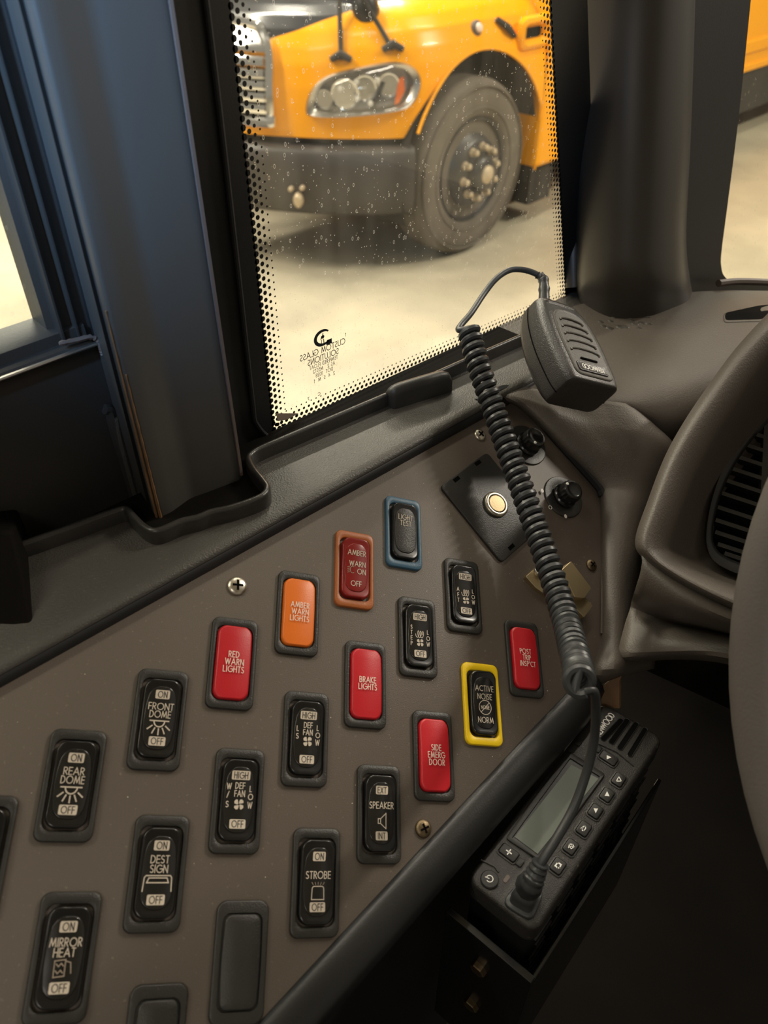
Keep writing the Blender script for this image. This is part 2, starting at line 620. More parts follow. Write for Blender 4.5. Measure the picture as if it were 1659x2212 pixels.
GL = {
    'A': (.78, [[(0, 0), (.39, 1), (.78, 0)], [(.14, .33), (.64, .33)]]),
    'B': (.50, [[(0, 0), (0, 1), (.22, 1)] + arc(.22, .76, .24, .24, 90, -90, 8) + [(0, .52)], [(.22, .52)] + arc(.22, .26, .27, .26, 90, -90, 8) + [(0, 0)]]),
    'C': (.78, [arc(.5, .5, .5, .5, 52, 308, 16)]),
    'D': (.62, [[(0, 0), (0, 1), (.14, 1)] + arc(.14, .5, .48, .5, 90, -90, 12) + [(0, 0)]]),
    'E': (.44, [[(.44, 1), (0, 1), (0, 0), (.44, 0)], [(0, .52), (.42, .52)]]),
    'F': (.42, [[(.42, 1), (0, 1), (0, 0)], [(0, .50), (.40, .50)]]),
    'G': (.90, [arc(.5, .5, .5, .5, 50, 360, 18) + [(.56, .5)]]),
    'H': (.58, [[(0, 0), (0, 1)], [(.58, 0), (.58, 1)], [(0, .52), (.58, .52)]]),
    'I': (.02, [[(.01, 0), (.01, 1)]]),
    'J': (.30, [[(.30, 1), (.30, .15)] + arc(.15, .15, .15, .15, 0, -150, 6)]),
    'K': (.52, [[(0, 0), (0, 1)], [(.50, 1), (.02, .50), (.54, 0)]]),
    'L': (.38, [[(0, 1), (0, 0), (.38, 0)]]),
    'M': (.88, [[(0, 0), (.14, 1), (.44, .12), (.74, 1), (.88, 0)]]),
    'N': (.64, [[(0, 0), (0, 1), (.64, 0), (.64, 1)]]),
    'O': (1.0, [arc(.5, .5, .5, .5, 0, 360, 22)]),
    'P': (.46, [[(0, 0), (0, 1), (.20, 1)] + arc(.20, .74, .26, .26, 90, -90, 8) + [(0, .48)]]),
    'R': (.50, [[(0, 0), (0, 1), (.20, 1)] + arc(.20, .74, .26, .26, 90, -90, 8) + [(0, .48)], [(.18, .48), (.50, 0)]]),
    'S': (.46, [arc(.23, .76, .21, .24, 40, 250, 9) + [(.32, .48)] + arc(.22, .25, .24, .25, 60, -140, 9)]),
    'T': (.50, [[(0, 1), (.50, 1)], [(.25, 1), (.25, 0)]]),
    'U': (.56, [[(0, 1), (0, .28)] + arc(.28, .28, .28, .28, 180, 360, 8) + [(.56, 1)]]),
    'V': (.66, [[(0, 1), (.33, 0), (.66, 1)]]),
    'W': (1.0, [[(0, 1), (.25, 0), (.5, .9), (.75, 0), (1.0, 1)]]),
    'X': (.58, [[(0, 0), (.58, 1)], [(0, 1), (.58, 0)]]),
    'Y': (.58, [[(0, 1), (.29, .46), (.58, 1)], [(.29, .46), (.29, 0)]]),
    '/': (.42, [[(0, -.1), (.42, 1.1)]]),
    "'": (.02, [[(.01, 1), (.01, .72)]]),
    '0': (.60, [arc(.30, .5, .30, .5, 0, 360, 16)]),
    '1': (.22, [[(0, .8), (.2, 1), (.2, 0)]]),
    '2': (.50, [arc(.25, .73, .24, .27, 170, -35, 9) + [(.0, 0), (.5, 0)]]),
    '4': (.56, [[(.42, 0), (.42, 1), (0, .28), (.56, .28)]]),
    '5': (.48, [[(.44, 1), (.10, 1), (.04, .56)] + arc(.20, .31, .27, .31, 110, -140, 9)]),
    '7': (.48, [[(0, 1), (.48, 1), (.12, 0)]]),
    '8': (.5, [arc(.25, .76, .21, .24, 0, 360, 12), arc(.25, .26, .25, .26, 0, 360, 12)]),
    ' ': (.30, []),
}


def text_lines(s, h, x=0, y=0, squeeze=1.0, gap=0.16, align='c'):
    """poly-lines of a word centred on (x, y), cap height h"""
    W = sum(GL[c][0] for c in s) * squeeze + gap * (len(s) - 1)
    cx_ = -W / 2 if align == 'c' else 0
    out = []
    for c in s:
        w, ls = GL[c]
        for l in ls:
            out.append([(x + h * (cx_ + px * squeeze), y + h * (py - 0.5)) for px, py in l])
        cx_ += w * squeeze + gap
    return out


def ribbon(line, w):
    p = np.array(line, float); n = len(p)
    closed = np.linalg.norm(p[0] - p[-1]) < 1e-6 and n > 3
    L = []; R = []
    for i in range(n):
        if closed:
            a, b, c = p[(i - 1) % (n - 1)], p[i % (n - 1)], p[(i + 1) % (n - 1)]
        else:
            a, b, c = p[max(i - 1, 0)], p[i], p[min(i + 1, n - 1)]
        e1 = b - a; e2 = c - b
        if np.linalg.norm(e1) < 1e-9: e1 = e2
        if np.linalg.norm(e2) < 1e-9: e2 = e1
        e1 = e1 / np.linalg.norm(e1); e2 = e2 / np.linalg.norm(e2)
        n1 = np.array([-e1[1], e1[0]]); n2 = np.array([-e2[1], e2[0]])
        m = (n1 + n2) / max(1 + n1 @ n2, 0.35)
        q = b.copy()
        if not closed and i == 0: q = b - e1 * w / 2
        if not closed and i == n - 1: q = b + e1 * w / 2
        L.append(q + m * w / 2); R.append(q - m * w / 2)
    v = L + R
    f = [(i, i + 1, n + i + 1, n + i) for i in range(n - 1)]
    return v, [q[::-1] for q in f]


def strokes(lines, w, surf):
    mb = MB()
    parts = []
    for l in lines:
        cur = [l[0]]
        for i in range(1, len(l)):
            cur.append(l[i])
            if i + 1 < len(l):
                a, b = np.subtract(l[i], l[i - 1]), np.subtract(l[i + 1], l[i])
                la, lb = np.linalg.norm(a), np.linalg.norm(b)
                if la > 1e-9 and lb > 1e-9 and (a @ b) / (la * lb) < 0.55:
                    parts.append(cur)
                    cur = [l[i]]
        parts.append(cur)
    for l in parts:
        # subdivide long straight strokes so that they follow curved surfaces
        q = []
        for i in range(len(l) - 1):
            a, b = np.array(l[i]), np.array(l[i + 1])
            k = max(1, int(np.linalg.norm(b - a) / (w * 5)))
            q += [tuple(a + (b - a) * t / k) for t in range(k)]
        q.append(l[-1])
        v, f = ribbon(q, w)
        mb.add([surf(x, y) for x, y in v], f)
    return mb


def fill(poly, surf, lift=0.0):
    """flat filled outline subdivided as horizontal strips to follow a surface (convex outlines)"""
    p = ccw(poly)
    c = np.mean(np.array(p), 0)
    v = [surf(*c)] + [surf(x, y) for x, y in p]
    f = [(0, i + 1, (i + 1) % len(p) + 1) for i in range(len(p))]
    return v, f
# ================================================================== THE SETTING: garage floor and cab shell
fl = wobj('floor', [(-30, -25, 0), (25, -25, 0), (25, 40, 0), (-30, 40, 0), (-30, -25, -.2), (25, -25, -.2), (25, 40, -.2), (-30, 40, -.2)],
          [(0, 1, 2, 3), (7, 6, 5, 4), (0, 4, 5, 1), (1, 5, 6, 2), (2, 6, 7, 3), (3, 7, 4, 0)], M['concrete'], smooth=False)
tag(fl, 'pale beige concrete garage floor outside the windows', 'floor', kind='structure')

XW = -0.372      # inner face of the quarter window glass
XP = -0.338      # inner face of the window pillar
YS0, YS1 = -0.22, 0.66


def wpt(x, y, off=0.0): return hx(x, y, XW + off)


# ---- quarter window -------------------------------------------------------------------------------
win = empty('window_1', (XW, 0.40, 1.60))
tag(win, 'narrow quarter window with black dotted border and mirrored maker text', 'window', kind='structure')
pane_px = [(400, -220), (1250, -220), (1268, 640), (1180, 712), (520, 1000)]
pp = [wpt(*q) for q in pane_px]
pb = [wpt(*q) - np.array([.005, 0, 0]) for q in pane_px]
wobj('pane', pp + pb, [(4, 3, 2, 1, 0), (5, 6, 7, 8, 9)] + [(i, (i + 1) % 5, (i + 1) % 5 + 5, i + 5) for i in range(5)], M['glass'], win, smooth=False)
# solid black band around the clear field
IN = [(474, -220), (1177, -220), (1223, 648), (592, 930)]      # edge of the clear field, px
OUT = [(300, -220), (1262, -220), (1290, 668), (440, 1060)]
iw = [wpt(*q, .0012) for q in IN]
ow = [wpt(*q, .0012) for q in OUT]
ib = [p - np.array([.0008, 0, 0]) for p in iw]; ob = [p - np.array([.0008, 0, 0]) for p in ow]
fs = []
for i in (1, 2, 3):
    j = (i + 1) % 4
    fs += [(i, j, 4 + j, 4 + i), (8 + i, 12 + i, 12 + j, 8 + j), (i, 8 + i, 8 + j, j)]
wobj('black_border', iw + ow + ib + ob, fs, M['black'], win, smooth=False)
# dots: rows that shrink away from the band
mb = MB()


def dot(y, z, r):
    n = 8
    v = [(XW + .0012, y, z)] + [(XW + .0012, y + r * math.cos(2 * math.pi * k / n), z + r * math.sin(2 * math.pi * k / n)) for k in range(n)]
    mb.add(v, [(0, 1 + k, 1 + (k + 1) % n) for k in range(n)])


A_ = 0.0046
for a, b, sgn in ((0, 3, 1), (3, 2, 1), (2, 1, 1)):
    p0 = iw[a][1:]; p1 = iw[b][1:]
    d = p1 - p0; L = np.linalg.norm(d); d /= L
    nrm = np.array([-d[1], d[0]])
    cen = (iw[0][1:] + iw[2][1:]) / 2
    if (cen - p0) @ nrm < 0: nrm = -nrm
    sc = 1.0 if (a, b) != (2, 1) else 0.95
    for row, r in enumerate((.00185, .00150, .00110, .00065)):
        k = 0
        while True:
            s = (k + 0.5 * (row % 2)) * A_ * sc
            if s > L + .002: break
            q = p0 + d * s + nrm * (row * A_ * 0.80 + .0002)
            dot(q[0], q[1], r)
            k += 1
tag(mb.w('frit_dots', M['black'], win, smooth=False), kind='stuff')
# rubber seal lip outside the band
pth = catmull([wpt(*q, .003) for q in ((418, -220), (470, 200), (516, 600), (545, 860), (556, 918), (600, 945), (700, 905), (900, 818), (1140, 712))], 8)
v, f = tube(pth, .0016, 8)
wobj('rubber_seal', v, f, M['rubber'], win)
# maker's text, printed on the outside: it reads mirrored from here
tp = wpt(697, 775)
def gtxt(x, y): return (XW + .0010, tp[1] - x, tp[2] + y - ES * 0 + (-x) * ES)
lines = []
rows_ = [('CUSTOM GLASS', 7.6, .0042, 1.0), ('SOLUTIONS', 1.9, .0042, 1.0), ('TEMPERED FLOAT', -2.6, .0027, .9), ('AS 2   M5ST2', -6.4, .0027, .9), ('DOT  1028', -10.2, .0027, .9), ('2  4  5  M  1', -14.2, .0027, .9)]
mb = MB()
for s, dy, h, sq in rows_:
    g = strokes(text_lines(s, h, 0, dy / 1000, sq, .22), h * .13, gtxt)
    mb.add(g.v, g.f)
for s, x_, y_ in (('7', .016, -.026), ('C', .006, -.0258), ('1', -.0215, .012)):
    g = strokes(text_lines(s, .0024, x_, y_), .0004, gtxt)
    mb.add(g.v, g.f)
mb.w('maker_text', M['black'], win, smooth=False)
# logo: an open ring with a thick lower left foot and a small rider inside
mb = MB()
o_, i_ = [], []
for k in range(27):
    t = math.radians(38 + 285 * k / 26)
    th = .0012 + .0016 * math.sin(math.pi * k / 26)
    o_.append((.0078 * math.cos(t), .0165 + .0062 * math.sin(t)))
    i_.append(((.0078 - th) * math.cos(t), .0165 + (.0062 - th) * math.sin(t)))
mb.add([gtxt(-x, y) for x, y in o_ + i_], [(k, k + 1, 28 + k, 27 + k) for k in range(26)])
for poly in ([(.0040, .0135), (.0085, .0135), (.0085, .0098), (.0030, .0098)],
             [(-.0022, .0150), (-.0008, .0160), (.0012, .0158), (.0020, .0175), (.0008, .0185), (-.0010, .0180), (-.0014, .0168)],
             [(-.0016, .0120), (-.0010, .0155), (-.0004, .0155), (-.0010, .0120)], [(.0008, .0120), (.0006, .0155), (.0013, .0155), (.0016, .0120)],
             [(-.0003, .0175), (.0004, .0200), (.0010, .0198), (.0009, .0175)]):
    v, f = fill([(-x, y) for x, y in poly], gtxt)
    mb.add(v, f)
mb.w('maker_logo', M['black'], win, smooth=False)
# torn scrap of film in the lower corner
v = [wpt(*q, .0016) for q in ((597, 893), (645, 893), (622, 906), (600, 910))]
wobj('film_scrap', v + [p - np.array([.0003, 0, 0]) for p in v], [(0, 1, 2, 3), (7, 6, 5, 4), (0, 4, 5, 1), (1, 5, 6, 2), (2, 6, 7, 3), (3, 7, 4, 0)], M['print_dim'], win, smooth=False)

# ---- pillar between the two side windows ------------------------------------------------------------
ZT = 2.35
yr, yl = hx(500, 850, XP)[1], hx(283, 850, XP)[1]
def prism(poly, z0, z1):
    n = len(poly)
    f0 = (lambda y: z0) if not callable(z0) else z0
    v = [(x, y, f0(y)) for x, y in poly] + [(x, y, z1) for x, y in poly]
    return v, [tuple(range(n))[::-1], tuple(range(n, 2 * n))] + [(i, (i + 1) % n, (i + 1) % n + n, i + n) for i in range(n)]


pil = empty('trim_1', (XP, (yr + yl) / 2, sill_z(.18)))
tag(pil, 'wide dark channel pillar cover between the two side windows', 'pillar cover', kind='structure')
w_ = yr - yl
poly = round_poly([(-.400, yr + .002), (XP, yr), (XP - .004, yl + w_ * .52), (XP - .0055, yl + w_ * .40), (XP - .0015, yl + w_ * .12), (XP - .002, yl), (XP - .007, yl - .0006), (-.400, yl + .012)], [0, .005, .012, .012, .01, .002, .001, 0], 5)
wobj('pillar_cover', *prism(ccw(poly), lambda y: sill_z(y) - .02, ZT), M['pillar'], pil, sharp=50)
# worn brown edge on its rear corner and a paler strip painting the lit front corner
for dx, dy, z1 in ((-.0016, .0004, 1.70), (-.0034, -.0010, 1.735)):
    zs_ = np.linspace(sill_z(yl), z1, 26)
    wobj('worn_edge', *tube([(XP + dx, yl + dy, z) for z in zs_], [.0003 + .0006 * (1 - k / 26) + .00015 * math.sin(k * 2.3) for k in range(26)], 6), M['worn'], pil)
wobj('lit_edge_strip', *prism(ccw([(XP + .0004, yr - .0004), (XP + .0004, yr - .0022), (XP - .003, yr - .002), (XP - .003, yr + .0008)]), lambda y: sill_z(y) + .004, ZT), M['strip'], pil)

# ---- rear side window with its frame, and the wall below it --------------------------------------------
XF = -0.386
def fy(px): return hx(px, 500, XF)[1]
zb = hx(91, 715, XF)[2]
yg = fy(43)
w2 = empty('window_2', (XF, -0.05, zb))
tag(w2, 'driver side sliding window at the left edge, bare floor beyond it', 'window', kind='structure')
wobj('pane', *box((XF - .012, yg - .25, zb + .30), (.004, .52, .66)), M['glass2'], w2, smooth=False)
# upright frame: channel, two ridges and the brown strip
o = wobj('frame_upright', *prism(ccw([(XF - .02, yg), (XF - .004, yg), (XF - .003, fy(60)), (XF + .003, fy(63)), (XF + .003, fy(68)), (XF - .002, fy(71)), (XF - .002, fy(100)), (XF + .002, fy(103)), (XF + .002, fy(107)), (XF - .002, fy(110)), (XF - .002, fy(150)), (XF - .02, fy(152))]), zb - .012, ZT), M['trim'], w2, sharp=25)
wobj('frame_strip', *prism(ccw([(XF - .02, fy(146)), (XF + .004, fy(148)), (XF + .005, fy(166)), (XF - .02, fy(172))]), zb - .016, ZT), M['strip'], w2, sharp=25)
wobj('frame_channel', *prism(ccw([(XF - .02, fy(170)), (XF - .006, fy(170)), (XF - .002, fy(172)), (XP - .010, yl - .002), (XP - .012, yl + .006), (XF - .02, yl + .01)]), sill_z(.12) - .01, ZT), M['black'], w2, sharp=25)
# bottom rail
rail = [(-.02, -.016), (.006, -.016), (.0075, -.0135), (.006, -.011), (.001, -.010), (.0005, -.004), (-.004, -.002), (-.02, -.001)]
ye = fy(125)
wobj('frame_rail', *rings([[(XF + a, y, zb + b) for a, b in rail] for y in (-.45, ye)]), M['trim'], w2, sharp=25)
wobj('frame_rail_edge', *rings([[(XF + .0068 + .0012 * math.cos(t), y, zb - .0135 + .0012 * math.sin(t)) for t in np.linspace(0, 2 * math.pi, 8, endpoint=False)] for y in (-.45, ye + .004)]), M['chrome_dull'], w2)
wobj('chipped_sealant', *tube(catmull([hx(*q, XF + .008) for q in ((128, 742), (165, 735), (195, 728), (214, 738), (218, 752), (222, 765))], 5), [.0009 + .0007 * abs(math.sin(i * 1.7)) for i in range(26)], 6), M['strip'], w2)
wobj('chipped_sealant', *tube(catmull([hx(*q, XF + .008) for q in ((221, 696), (219, 715), (214, 740))], 5), [.0011 + .0004 * math.sin(i * 2.1) for i in range(11)], 6), M['strip'], w2)

wl = empty('wall_left', (-.39, 0, 1.3))
tag(wl, 'black side wall panel below the sliding window', 'wall', kind='structure')
wobj('wall_panel', *box((-.40, -.20, (zb + .9) / 2 - .008), (.03, .75, zb - .9 - .016)), M['trim'], wl, smooth=False)
# raised pressing in the wall panel
pa = catmull([hx(*q, -.383) for q in ((226, 884), (238, 888), (246, 925), (272, 1010), (300, 1105))], 6)
wobj('pressed_ridge', *tube(pa, .0032, 8), M['trim'], wl)
pa = catmull([hx(*q, -.381) for q in ((250, 900), (258, 945), (282, 1035), (304, 1110))], 6)
wobj('pressed_ridge', *tube(pa, .0020, 8), M['sill'], wl)

# ---- sill -----------------------------------------------------------------------------------------------
XE = -0.2925
sill = empty('trim_3', (-.33, .2, 1.59))
tag(sill, 'grained charcoal window sill ledge above the switch panel', 'sill', kind='structure')
prof = [(-.3695, -.004), (-.3695, .001), (XE - .016, 0), (XE - .008, -.0002), (XE - .004, -.0008), (XE - .0018, -.0022), (XE - .0014, -.004), (XE - .004, -.005), (XE - .004, -.03), (XE - .02, -.06), (-.3695, -.06)]
ys = np.linspace(YS0, YS1, 30)
wobj('ledge', *rings([[(x, y, sill_z(y) + b) for x, b in prof] for y in ys]), M['sill'], sill, sharp=60)
rim_px = [(1150, 711), (1000, 776), (870, 833), (640, 930), (568, 960), (543, 974), (535, 987), (545, 1008), (566, 1034), (575, 1050), (560, 1068), (500, 1090), (455, 1100), (425, 1112), (390, 1120), (340, 1140), (314, 1134), (290, 1112), (272, 1094), (240, 1100), (150, 1133), (50, 1168), (-80, 1212)]
rim = catmull([on_sill(*q, .011) for q in rim_px], 7)
rp = [(-.0022, -.015), (-.0024, -.0020), (-.0018, -.0006), (-.0005, 0), (.0006, -.0002), (.0014, -.0010), (.0018, -.0026), (.0020, -.015)]
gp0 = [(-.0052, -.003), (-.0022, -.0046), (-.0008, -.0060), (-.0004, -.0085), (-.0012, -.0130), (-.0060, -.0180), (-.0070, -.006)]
wobj('painted_shade_strip', *rings([[(XE + a, y, sill_z(y) + b) for a, b in gp0] for y in ys]), M['rubber'], sill, sharp=60)  # black strip painting the shade under the overhanging sill edge
wobj('raised_rim', *sweep(rim, rp, 1, (0, 0, 1)), M['rim'], sill, sharp=70)
# flat black sheet painting the shade between the rim and the window, where the pillar goes down
wl_in = [q for q in rim]
wv = [(q[0], q[1], sill_z(q[1]) + .0012) for q in wl_in] + [(-.3692, q[1], sill_z(q[1]) + .0012) for q in wl_in]
nw_ = len(wl_in)
wobj('well_shade_sheet', wv + [(a, b, c - .001) for a, b, c in wv], [(i, i + 1, nw_ + i + 1, nw_ + i) for i in range(nw_ - 1)], M['deep'], sill, smooth=False)

# dark post at the far left edge
po = empty('trim_4', tuple(at(0, 1300, .40)))
tag(po, 'dark upright post end at the left edge beside the sill', 'post', kind='structure')
q = [at(-120, 1130, .40), at(28, 1150, .40), at(52, 1240, .395), at(72, 1350, .39), at(30, 1392, .385), at(-2, 1446, .375), at(-120, 1490, .37)]
bk = [p + np.array([-.05, .02, -.02]) for p in q]
bevel(wobj('post_cap', q + bk, [tuple(range(7))[::-1], tuple(range(7, 14))] + [(i, (i + 1) % 7, (i + 1) % 7 + 7, i + 7) for i in range(7)], M['deep'], po, smooth=False), .002)

# ---- front pillar, windshield ---------------------------------------------------------------------------
ap = empty('trim_2', tuple(at(1350, 660, .69)))
tag(ap, 'thick dark brown front pillar cover left of the windshield', 'pillar cover', kind='structure')
rows = []
for y, d, xs in ((-260, .575, (1205, 1222, 1252, 1330, 1420, 1478, 1502, 1512)),
                 (0, .615, (1222, 1236, 1262, 1335, 1420, 1476, 1498, 1506)),
                 (300, .655, (1233, 1243, 1265, 1330, 1408, 1462, 1487, 1494)),
                 (500, .683, (1240, 1247, 1266, 1325, 1398, 1450, 1476, 1484)),
                 (600, .698, (1242, 1248, 1266, 1322, 1395, 1448, 1478, 1490)),
                 (640, .716, (1244, 1250, 1266, 1320, 1395, 1452, 1486, 1500)),
                 (676, .728, (1246, 1252, 1268, 1320, 1398, 1458, 1494, 1510)),
                 (720, .736, (1250, 1256, 1270, 1322, 1402, 1466, 1504, 1520))):
    rows.append([(x, y + (14 if y > 630 and 2 < k < 5 else 0), d + (.05, .012, -.012, -.035, -.040, -.026, -.006, .03)[k]) for k, x in enumerate(xs)])
G = px_grid(rows, 6, 5)
thick(wobj('pillar_cover', *grid_mesh(G, True), M['apillar'], ap), .004)
# rubber strip between pillar and quarter window
pa = [at(1207, -260, .615), at(1217, 0, .648), at(1232, 300, .69), at(1240, 620, .728)]
wobj('rubber_strip', *tube(catmull(pa, 8), .008, 10), M['apillar'], ap)

ws = empty('window_3', tuple(at(1560, 640, .76)))
tag(ws, 'windshield corner at the right edge with black border', 'windshield', kind='structure')
a_, b_, c_ = at(1470, 655, .735), at(1760, 640, .86), at(1500, -260, .585)
nW = np.cross(b_ - a_, c_ - a_); nW /= np.linalg.norm(nW)
def wsp(x, y, off=0.0): return hit(x, y, a_ + nW * off, nW)
sgnW = 1 if (CAM - a_) @ nW > 0 else -1
gp = [wsp(*q) for q in ((1480, -260), (1900, -260), (1900, 680), (1460, 700))]
gb = [p - nW * sgnW * .006 for p in gp]
wobj('pane', gp + gb, [(0, 1, 2, 3), (7, 6, 5, 4)] + [(i, i + 4, (i + 1) % 4 + 4, (i + 1) % 4) for i in range(4)], M['glass2'], ws, smooth=False)
inner = catmull([(1647, -260), (1622, 0), (1596, 250), (1572, 440), (1559, 540), (1558, 575), (1566, 598), (1590, 607), (1700, 611), (1900, 618)], 5)
outer = catmull([(1478, -260), (1478, 0), (1470, 250), (1462, 440), (1462, 540), (1462, 600), (1470, 660), (1560, 690), (1700, 700), (1900, 710)], 5)
v = [wsp(*q, sgnW * .0015) for q in inner] + [wsp(*q, sgnW * .0015) for q in outer]
v += [p - nW * sgnW * .001 for p in v]
n_ = len(inner)
wobj('black_border', v, [(i, i + 1, n_ + i + 1, n_ + i) for i in range(n_ - 1)] + [(2 * n_ + i, 3 * n_ + i, 3 * n_ + i + 1, 2 * n_ + i + 1) for i in range(n_ - 1)] + [(i, 2 * n_ + i, 2 * n_ + i + 1, i + 1) for i in range(n_ - 1)], M['black'], ws, smooth=False)
v, f = tube(catmull([at(1552, 612, .735), at(1600, 608, .75), at(1700, 612, .78), at(1850, 620, .83)], 6), .0035, 8)
wobj('lower_seal', v, f, M['strip'], ws)

# ---- cab enclosure: floor, firewall, roof and far walls of the bus this photo is taken in --------------------
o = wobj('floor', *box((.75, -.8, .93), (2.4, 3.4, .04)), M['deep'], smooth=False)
tag(o, 'black cab floor deep in the footwell', 'floor', kind='structure')
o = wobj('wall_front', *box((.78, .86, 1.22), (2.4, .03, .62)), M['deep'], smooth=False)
tag(o, 'black firewall behind the footwell', 'wall', kind='structure')
o = wobj('ceiling', *box((.76, -.95, 2.50), (2.44, 3.3, .04)), M['liner'], smooth=False)
tag(o, 'pale roof lining of the cab above the driver', 'ceiling', kind='structure')
o = wobj('wall_rear', *box((.76, -2.55, 1.7), (2.44, .04, 1.6)), M['liner'], smooth=False)
tag(o, 'pale bulkhead wall behind the driver', 'wall', kind='structure')
o = wobj('wall_right', *box((1.96, -.85, 1.30), (.04, 3.4, .80)), M['liner'], smooth=False)
tag(o, 'pale lower wall on the entrance side of the cab', 'wall', kind='structure')
# ================================================================== DASHBOARD
dash = empty('dashboard', tuple(at(1400, 1000, .62)))
tag(dash, 'dark taupe moulded dashboard corner right of the switch panel', 'dashboard')
top_rows = [
    [(1070, 738, .668), (1180, 690, .690), (1262, 655, .715), (1420, 638, .73), (1540, 628, .735), (1659, 628, .745), (1800, 630, .76)],
    [(1085, 755, .655), (1190, 712, .672), (1300, 690, .68), (1420, 682, .676), (1540, 675, .668), (1659, 668, .665), (1800, 660, .665)],
    [(1100, 800, .628), (1200, 775, .632), (1310, 760, .632), (1430, 745, .625), (1540, 735, .615), (1659, 725, .605), (1800, 715, .60)],
    [(1098, 838, .608), (1210, 835, .604), (1320, 830, .598), (1440, 825, .588), (1550, 815, .578), (1659, 805, .57), (1800, 795, .56)],
    [(1098, 850, .604), (1215, 866, .592), (1342, 872, .583), (1450, 905, .580), (1560, 900, .580), (1659, 890, .58), (1800, 880, .58)],
    [(1098, 856, .605), (1225, 885, .600), (1350, 890, .597), (1452, 980, .61), (1580, 980, .62), (1670, 970, .63), (1800, 960, .63)],
]
top_rows = [[(x, y, d + (.0, .01, .02, .02, .02, .02)[i] * min(1.0, k / 2)) for k, (x, y, d) in enumerate(r_)] for i, r_ in enumerate(top_rows)]
def run_on(Gr, cols=True, both=False, dx=.55):
    """let a moulding run on across the cab beyond the frame"""
    off = np.array([dx, 0, 0])
    if cols: return np.concatenate([Gr, Gr[:, -1:] + off * .5, Gr[:, -1:] + off], 1)
    return np.concatenate(([Gr[:1] + off] if both else []) + [Gr, Gr[-1:] + off], 0)


top = wobj('top_pad', *grid_mesh(run_on(px_grid(top_rows, 6, 5))), M['dash'], dash)
cheek_rows = [
    [(1040, 862, .612), (1046, 856, .598), (1100, 838, .597), (1200, 852, .595), (1345, 874, .582), (1352, 872, .60)],
    [(1086, 866, .612), (1093, 860, .594), (1135, 862, .590), (1240, 892, .586), (1398, 922, .573), (1405, 918, .595)],
    [(1126, 886, .618), (1138, 882, .596), (1170, 886, .588), (1290, 930, .580), (1440, 966, .570), (1450, 962, .60)],
    [(1205, 967, .622), (1216, 962, .598), (1250, 968, .588), (1350, 995, .578), (1447, 1030, .580), (1480, 1035, .62)],
    [(1282, 1052, .622), (1293, 1046, .600), (1325, 1046, .588), (1385, 1066, .578), (1440, 1110, .595), (1480, 1130, .65)],
    [(1297, 1090, .612), (1306, 1086, .592), (1332, 1092, .580), (1376, 1120, .574), (1415, 1170, .600), (1460, 1190, .66)],
    [(1296, 1230, .586), (1304, 1230, .568), (1326, 1240, .556), (1355, 1255, .556), (1390, 1275, .585), (1430, 1290, .64)],
    [(1292, 1370, .560), (1301, 1372, .545), (1322, 1380, .533), (1345, 1390, .533), (1372, 1400, .555), (1420, 1400, .60)],
    [(1270, 1450, .545), (1282, 1448, .530), (1305, 1446, .520), (1335, 1442, .520), (1360, 1440, .54), (1410, 1430, .58)],
    [(1255, 1490, .55), (1268, 1482, .54), (1300, 1470, .535), (1332, 1458, .535), (1358, 1452, .55), (1410, 1440, .59)],
]
cheek_rows = [[(x, y, d + (.0, .0, .006, .016, .022, .022)[k] * max(0.0, min(1.0, (8 - i) / 4))) for k, (x, y, d) in enumerate(r_)] for i, r_ in enumerate(cheek_rows)]
thick(wobj('cheek_panel', *grid_mesh(px_grid(cheek_rows, 5, 5)), M['dash'], dash), .002)
# instrument hood: outer skirt, ridge, inner slope
ridge = [(1720, 630, .53), (1659, 682, .525), (1590, 757, .52), (1530, 838, .515), (1480, 912, .51), (1438, 988, .505), (1402, 1080, .497), (1374, 1166, .490), (1392, 1205, .487), (1450, 1250, .482), (1540, 1300, .475), (1640, 1345, .47)]
hood_rows = []
for i, (x, y, d) in enumerate(ridge):
    t = i / (len(ridge) - 1)
    inn = [(1790, 690), (1720, 740), (1650, 815), (1592, 890), (1540, 962), (1498, 1035), (1466, 1105), (1440, 1172), (1448, 1200), (1492, 1226), (1560, 1258), (1650, 1290)][i]
    inn2 = [(1830, 790), (1760, 850), (1690, 905), (1630, 965), (1580, 1030), (1545, 1085), (1523, 1130), (1508, 1180), (1512, 1206), (1540, 1232), (1590, 1255), (1660, 1275)][i]
    ox, oy = x - (inn[0] - x) * .10, y - (inn[1] - y) * .10
    hood_rows.append([(x + 6, y + 12, d + .09), (ox + 5, oy + 3, d + .035), (x, y, d + .006), (x + (inn[0] - x) * .25, y + (inn[1] - y) * .25, d - .006), (x + (inn[0] - x) * .6, y + (inn[1] - y) * .6, d - .004), (inn[0], inn[1], d + .008), ((inn[0] + inn2[0]) / 2, (inn[1] + inn2[1]) / 2, d + .030), (inn2[0], inn2[1], d + .046), (inn2[0] + 60, inn2[1] + 10, d + .055)])
thick(wobj('instrument_hood', *grid_mesh(run_on(px_grid(hood_rows, 6, 4), False, True), True), M['dash'], dash), .002)
